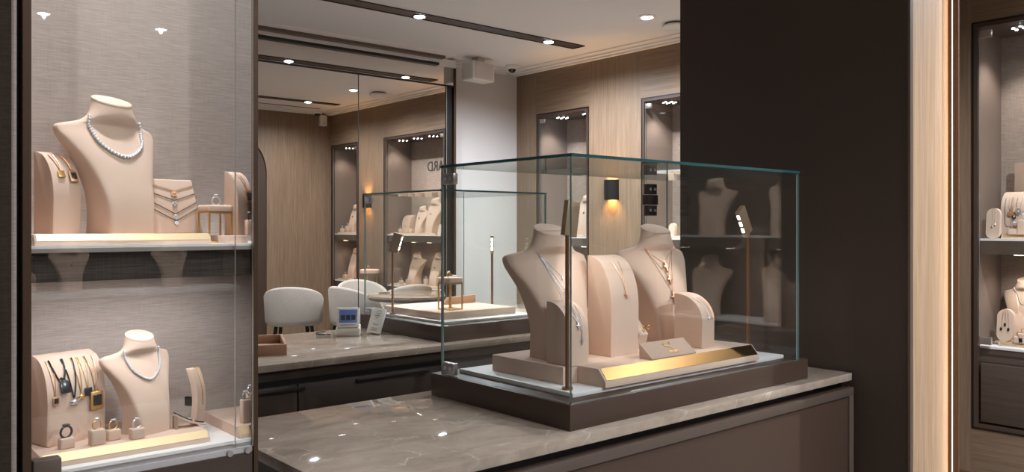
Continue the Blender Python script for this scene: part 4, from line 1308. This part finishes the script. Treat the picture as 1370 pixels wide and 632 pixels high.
# lower level ---------------------------------------------------------
yf = YC + .030
plat(55, 281.5, yf, YC + .20, ZBASE, .0185, 'gold fronted platform on the cabinet floor under the chains and rings')
zp = ZBASE + .0190
lx_, ly_ = at_z(196, 581, zp)
ly_ = YC + .10
lx_ = at_y(195, ly_)
H = .163
lb_ = bust((lx_, ly_, zp), .36, H, 'smaller suede bust with a diamond necklace on the cabinet floor')
necklace(lb_, 'slim diamond tennis necklace on the smaller lower cabinet bust', [(-.20 * H, .868 * H), (-.20 * H, .79 * H), (-.15 * H, .65 * H), (0, .555 * H), (.15 * H, .65 * H), (.20 * H, .79 * H), (.20 * H, .868 * H)], 'silver', .001, smooth=True, stones=.0021, n=14)
yw = YC + .125
xw_ = at_y(92, yw)
lr = ramp_stand((xw_, yw, zp), .30, .097, .05, .143, 'broad suede ramp hung with seven chains on the cabinet floor', straight=.5)
CH = ((-.036, .004, .080, 'rosegold', .0006, 'tag', 'rosegold', .014, 'stone', 'thin rose gold chain with tiny dark tag'),
      (-.024, .011, .107, 'cord', .0013, 'tag', 'dark_gem', .022, None, 'black cord with dark engraved tag'),
      (-.006, .009, .073, 'dark_gem', .0011, 'bug', 'silver', .013, None, 'dark beaded chain with silver charm'),
      (.006, .005, .079, 'gold', .0007, 'bug', 'gold', .012, None, 'gold chain with yellow gold charm'),
      (.018, .005, .086, 'gold', .0005, 'square', 'dark_gem', .013, None, 'fine gold chain with small dark plaque'),
      (.031, .006, .079, 'rosegold', .0009, 'tag', 'gold', .030, 'stone', 'rose gold chain with big rectangular medallion'))
for x, wd, zz, m, r, pk, pmn, sz, ex, lab in CH:
    necklace(lr, lab + ' on the broad lower ramp', [(x - wd, .134), (x - wd * .8, .118), (x - wd * .35, (zz + .118) / 2 - .008), (x, zz), (x + wd * .35, (zz + .118) / 2 - .008), (x + wd * .8, .118), (x + wd, .134)], m, r, [(pk, pmn, sz)], 'chains on the broad lower ramp', smooth=True, extra=ex)
RB = ((88.5, 601, .0215, .017, 'dark_gem', 'signet', .0092, 'grey signet ring on the nearest suede block', 'nearest left suede ring block'),
      (129.5, 596, .0225, .025, 'gold', 'solitaire', .0072, 'gold ring on the tallest suede block', 'tallest suede ring block'),
      (151.5, 590, .0200, .018, 'gold', 'bezel', .0075, 'gold diamond ring on the third suede block', 'low suede ring block right of the tallest'),
      (183, 588, .0220, .018, 'silver', 'bezel', .0075, 'silver ring on the block before the smaller bust', 'suede ring block before the smaller bust'))
for px_, py_, w_, h_, m, st, R_, lab, blab in RB:
    x, y = at_z(px_, py_ - 1, zp)
    y = max(y, YC + .052)
    x = at_y(px_, y)
    ring_block((x, y, zp), .12, w_, w_ * .72, h_, blab + ' on the cabinet floor platform')
    ring((x, y, zp + h_ + .0002), .35, R_, lab, m, st)
# lying bracelet ramp
br = thing('bracelet_ramp', 'low sloping suede pad carrying a black bracelet beside the smaller bust', 'jewellery stand', (at_y(253, YC + .085), YC + .085, zp), .0)
n = 12
W_ = .052
bm = B()
prof = [(W_ * .5 - W_ * i / n, .003 + .024 * (i / n) ** 1.5) for i in range(n + 1)]
poly = prof + [(u, v - .003) for u, v in reversed(prof)]
prism(bm, poly, 'y', -.010, .010, .0006); obj('pad', bm, 'suede', br)
bm = B(); prism(bm, [(-W_ * .5, 0), (-W_ * .5, .022), (-W_ * .5 + .004, .020), (-W_ * .5 + .004, 0)], 'y', -.008, .008); obj('support', bm, 'suede_dark', br)
bc = thing('bracelet', 'black bar bracelet lying along the sloping pad', 'bracelet', br.location)
bm = B(); tube(bm, [(u, 0, v + .0012) for u, v in prof], .0011, 6); obj('bars', bm, 'cord', bc)
bm = B(); cyl(bm, (.006, 0, prof[5][1] + .0012), (.009, 0, prof[4][1] + .0012), .0015, 8); obj('clasp', bm, 'silver', bc)
# upright bracelet stand
yv = YC + .105
us = thing('bracelet_stand', 'upright curved suede stand with a thin gold bracelet on the cabinet floor', 'jewellery stand', (at_y(261, yv), yv, ZBASE + .0193), .0)
def arc(dx):
    return [(.0 - .020 * math.sin(PI * .5 * (1 - i / 14)) ** 1.6 * 1 + .010 + dx, .088 * i / 14) for i in range(15)]
prof = [(.012 * math.sin(PI * (i / 14) * .75) - .016 * (i / 14) ** 1.7, .098 * i / 14) for i in range(15)]
bm = B(); prism(bm, [(u - .004, v) for u, v in prof] + [(u + .008, v) for u, v in reversed(prof)], 'x', -.011, .011, .0008)
for v in bm.verts:
    v.co.y = -v.co.y
xf(bm, Matrix.Rotation(.55, 4, 'Z')); obj('pad', bm, 'suede', us)
bm = B(); box(bm, -.003, .003, .008, .020, .030, .046); xf(bm, Matrix.Rotation(.55, 4, 'Z')); obj('clip', bm, 'black', us)
gb = thing('bracelet', 'thin gold bracelet on the upright curved stand', 'bracelet', us.location, .55)
bm = B(); tube(bm, [(.002, -(u + .0092), v) for u, v in prof[5:]] + [(.002, -(prof[-1][0] + .002), .0995)], .0008, 6); obj('chain', bm, 'gold', gb)
bm = B(); ball(bm, (.002, -(prof[5][0] + .0095), prof[5][1]), .0016, 1); obj('clasp', bm, 'gold', gb)
# second platform at the end
x0 = at_y(321, YC + .014)
b = B(); fw = lambda y: xl1 + (xe - xl1) * (y - YC) / (YB - YC) - .004
t = thing('display_platform', 'suede platform with short gold front at the slanted end of the cabinet floor', 'display platform', (x0, YC + .014, ZBASE + .0003))
def rel(x, y): return (x - x0, y - YC - .014)
prism(b, [rel(x0, YC + .026), rel(fw(YC + .026), YC + .026), rel(fw(YC + .19), YC + .19), rel(x0, YC + .19)], 'z', 0, .0185)
obj('body', b, 'suede', t)
b = B(); prism(b, [(.012, 0), (.012, .0185), (0, .006), (0, 0)], 'x', 0, fw(YC + .014) - x0, .0004); obj('front_ledge', b, 'suede', t)
b = B(); prism(b, [(.0115, .0192), (.0006, .0076), (.002, .006), (.0125, .018)], 'x', .002, fw(YC + .014) - x0 - .001); obj('metal_strip', b, 'brass', t)
yg = YC + .05
xg = at_y(328.5, yg)
ring_block((xg, yg, ZBASE + .0190), .1, .0165, .014, .042, 'tall suede ring block at the slanted end of the cabinet floor')
ring((xg, yg, ZBASE + .0612), .3, .0062, 'diamond cluster ring on the tall block by the glass joint', 'silver', 'cluster')
yg2 = YC + .085
xg2 = at_y(335.0, yg2)
ring_block((xg2, yg2, ZBASE + .0190), .1, .013, .013, .046, 'second tall ring block half hidden at the slanted cabinet end')
ring((xg2, yg2, ZBASE + .0652), .3, .0058, 'diamond ring on the half hidden end block', 'silver', 'cluster')

# ------------------------------------------------------------------ shop front display behind the viewer, caught by the glass
t = thing('window_shelf', 'long lit shelf behind the viewer, mirrored faintly in the cabinet glass', 'shelf', (1.6, -4.2, .90))
b = B(); box(b, -1.2, 1.2, -.18, .18, -.04, 0, .002); obj('board', b, 'white', t)
b = B(); box(b, -1.2, 1.2, -.19, -.17, -.8985, 1.2); obj('back_board', b, 'fabric_dark', t)
b = B(); box(b, -1.15, 1.15, -.16, .14, -.8985, -.042); obj('cupboard', b, 'brown', t)
for k, (x, lb) in enumerate(((1.55, 'middle'), (.8, 'left'), (2.3, 'right'))):
    niche_bust(x, -4.2, .9003, .36, 'suede ' + lb + ' bust on the shelf behind the viewer', 0, PI)
oval_stand((1.27, -4.15, .9003), PI, .07, .03, .16, 'oval pad on the shelf behind the viewer')
for x in (.8, 1.55, 2.3):
    spot('window_spot', (x, -3.6, CZ - .06), (x, -4.2, 1.0), 260, 40, .6, .02)

# ------------------------------------------------------------------ LED of the oak lining
for k in range(5):
    z = .3 + k * .55
    l = bpy.data.lights.new('led_line', 'AREA'); l.shape = 'RECTANGLE'; l.size = .008; l.size_y = .55; l.energy = .15; l.color = lin((255, 222, 190))[:3]
    o = bpy.data.objects.new('led_line', l); COL.objects.link(o)
    o.location = (fx0 - .0025, fy + .020, z)
    o.rotation_euler = Vector((-1, .35, 0)).to_track_quat('-Z', 'Y').to_euler()

# ------------------------------------------------------------------ world and view
w = bpy.data.worlds.new('world'); SC.world = w; w.use_nodes = True
w.node_tree.nodes['Background'].inputs[0].default_value = (.5, .45, .4, 1)
w.node_tree.nodes['Background'].inputs[1].default_value = .3
SC.view_settings.view_transform = 'Standard'
SC.view_settings.look = 'None'
SC.view_settings.exposure = 0.0
SC.view_settings.gamma = 1
SC.view_settings.use_curve_mapping = False
cy = SC.cycles
cy.use_denoising = True
cy.max_bounces = 10
cy.diffuse_bounces = 8
cy.glossy_bounces = 6
cy.transmission_bounces = 6
cy.transparent_max_bounces = 40
cy.caustics_reflective = False
cy.caustics_refractive = False
cy.sample_clamp_indirect = 4
cy.blur_glossy = .5
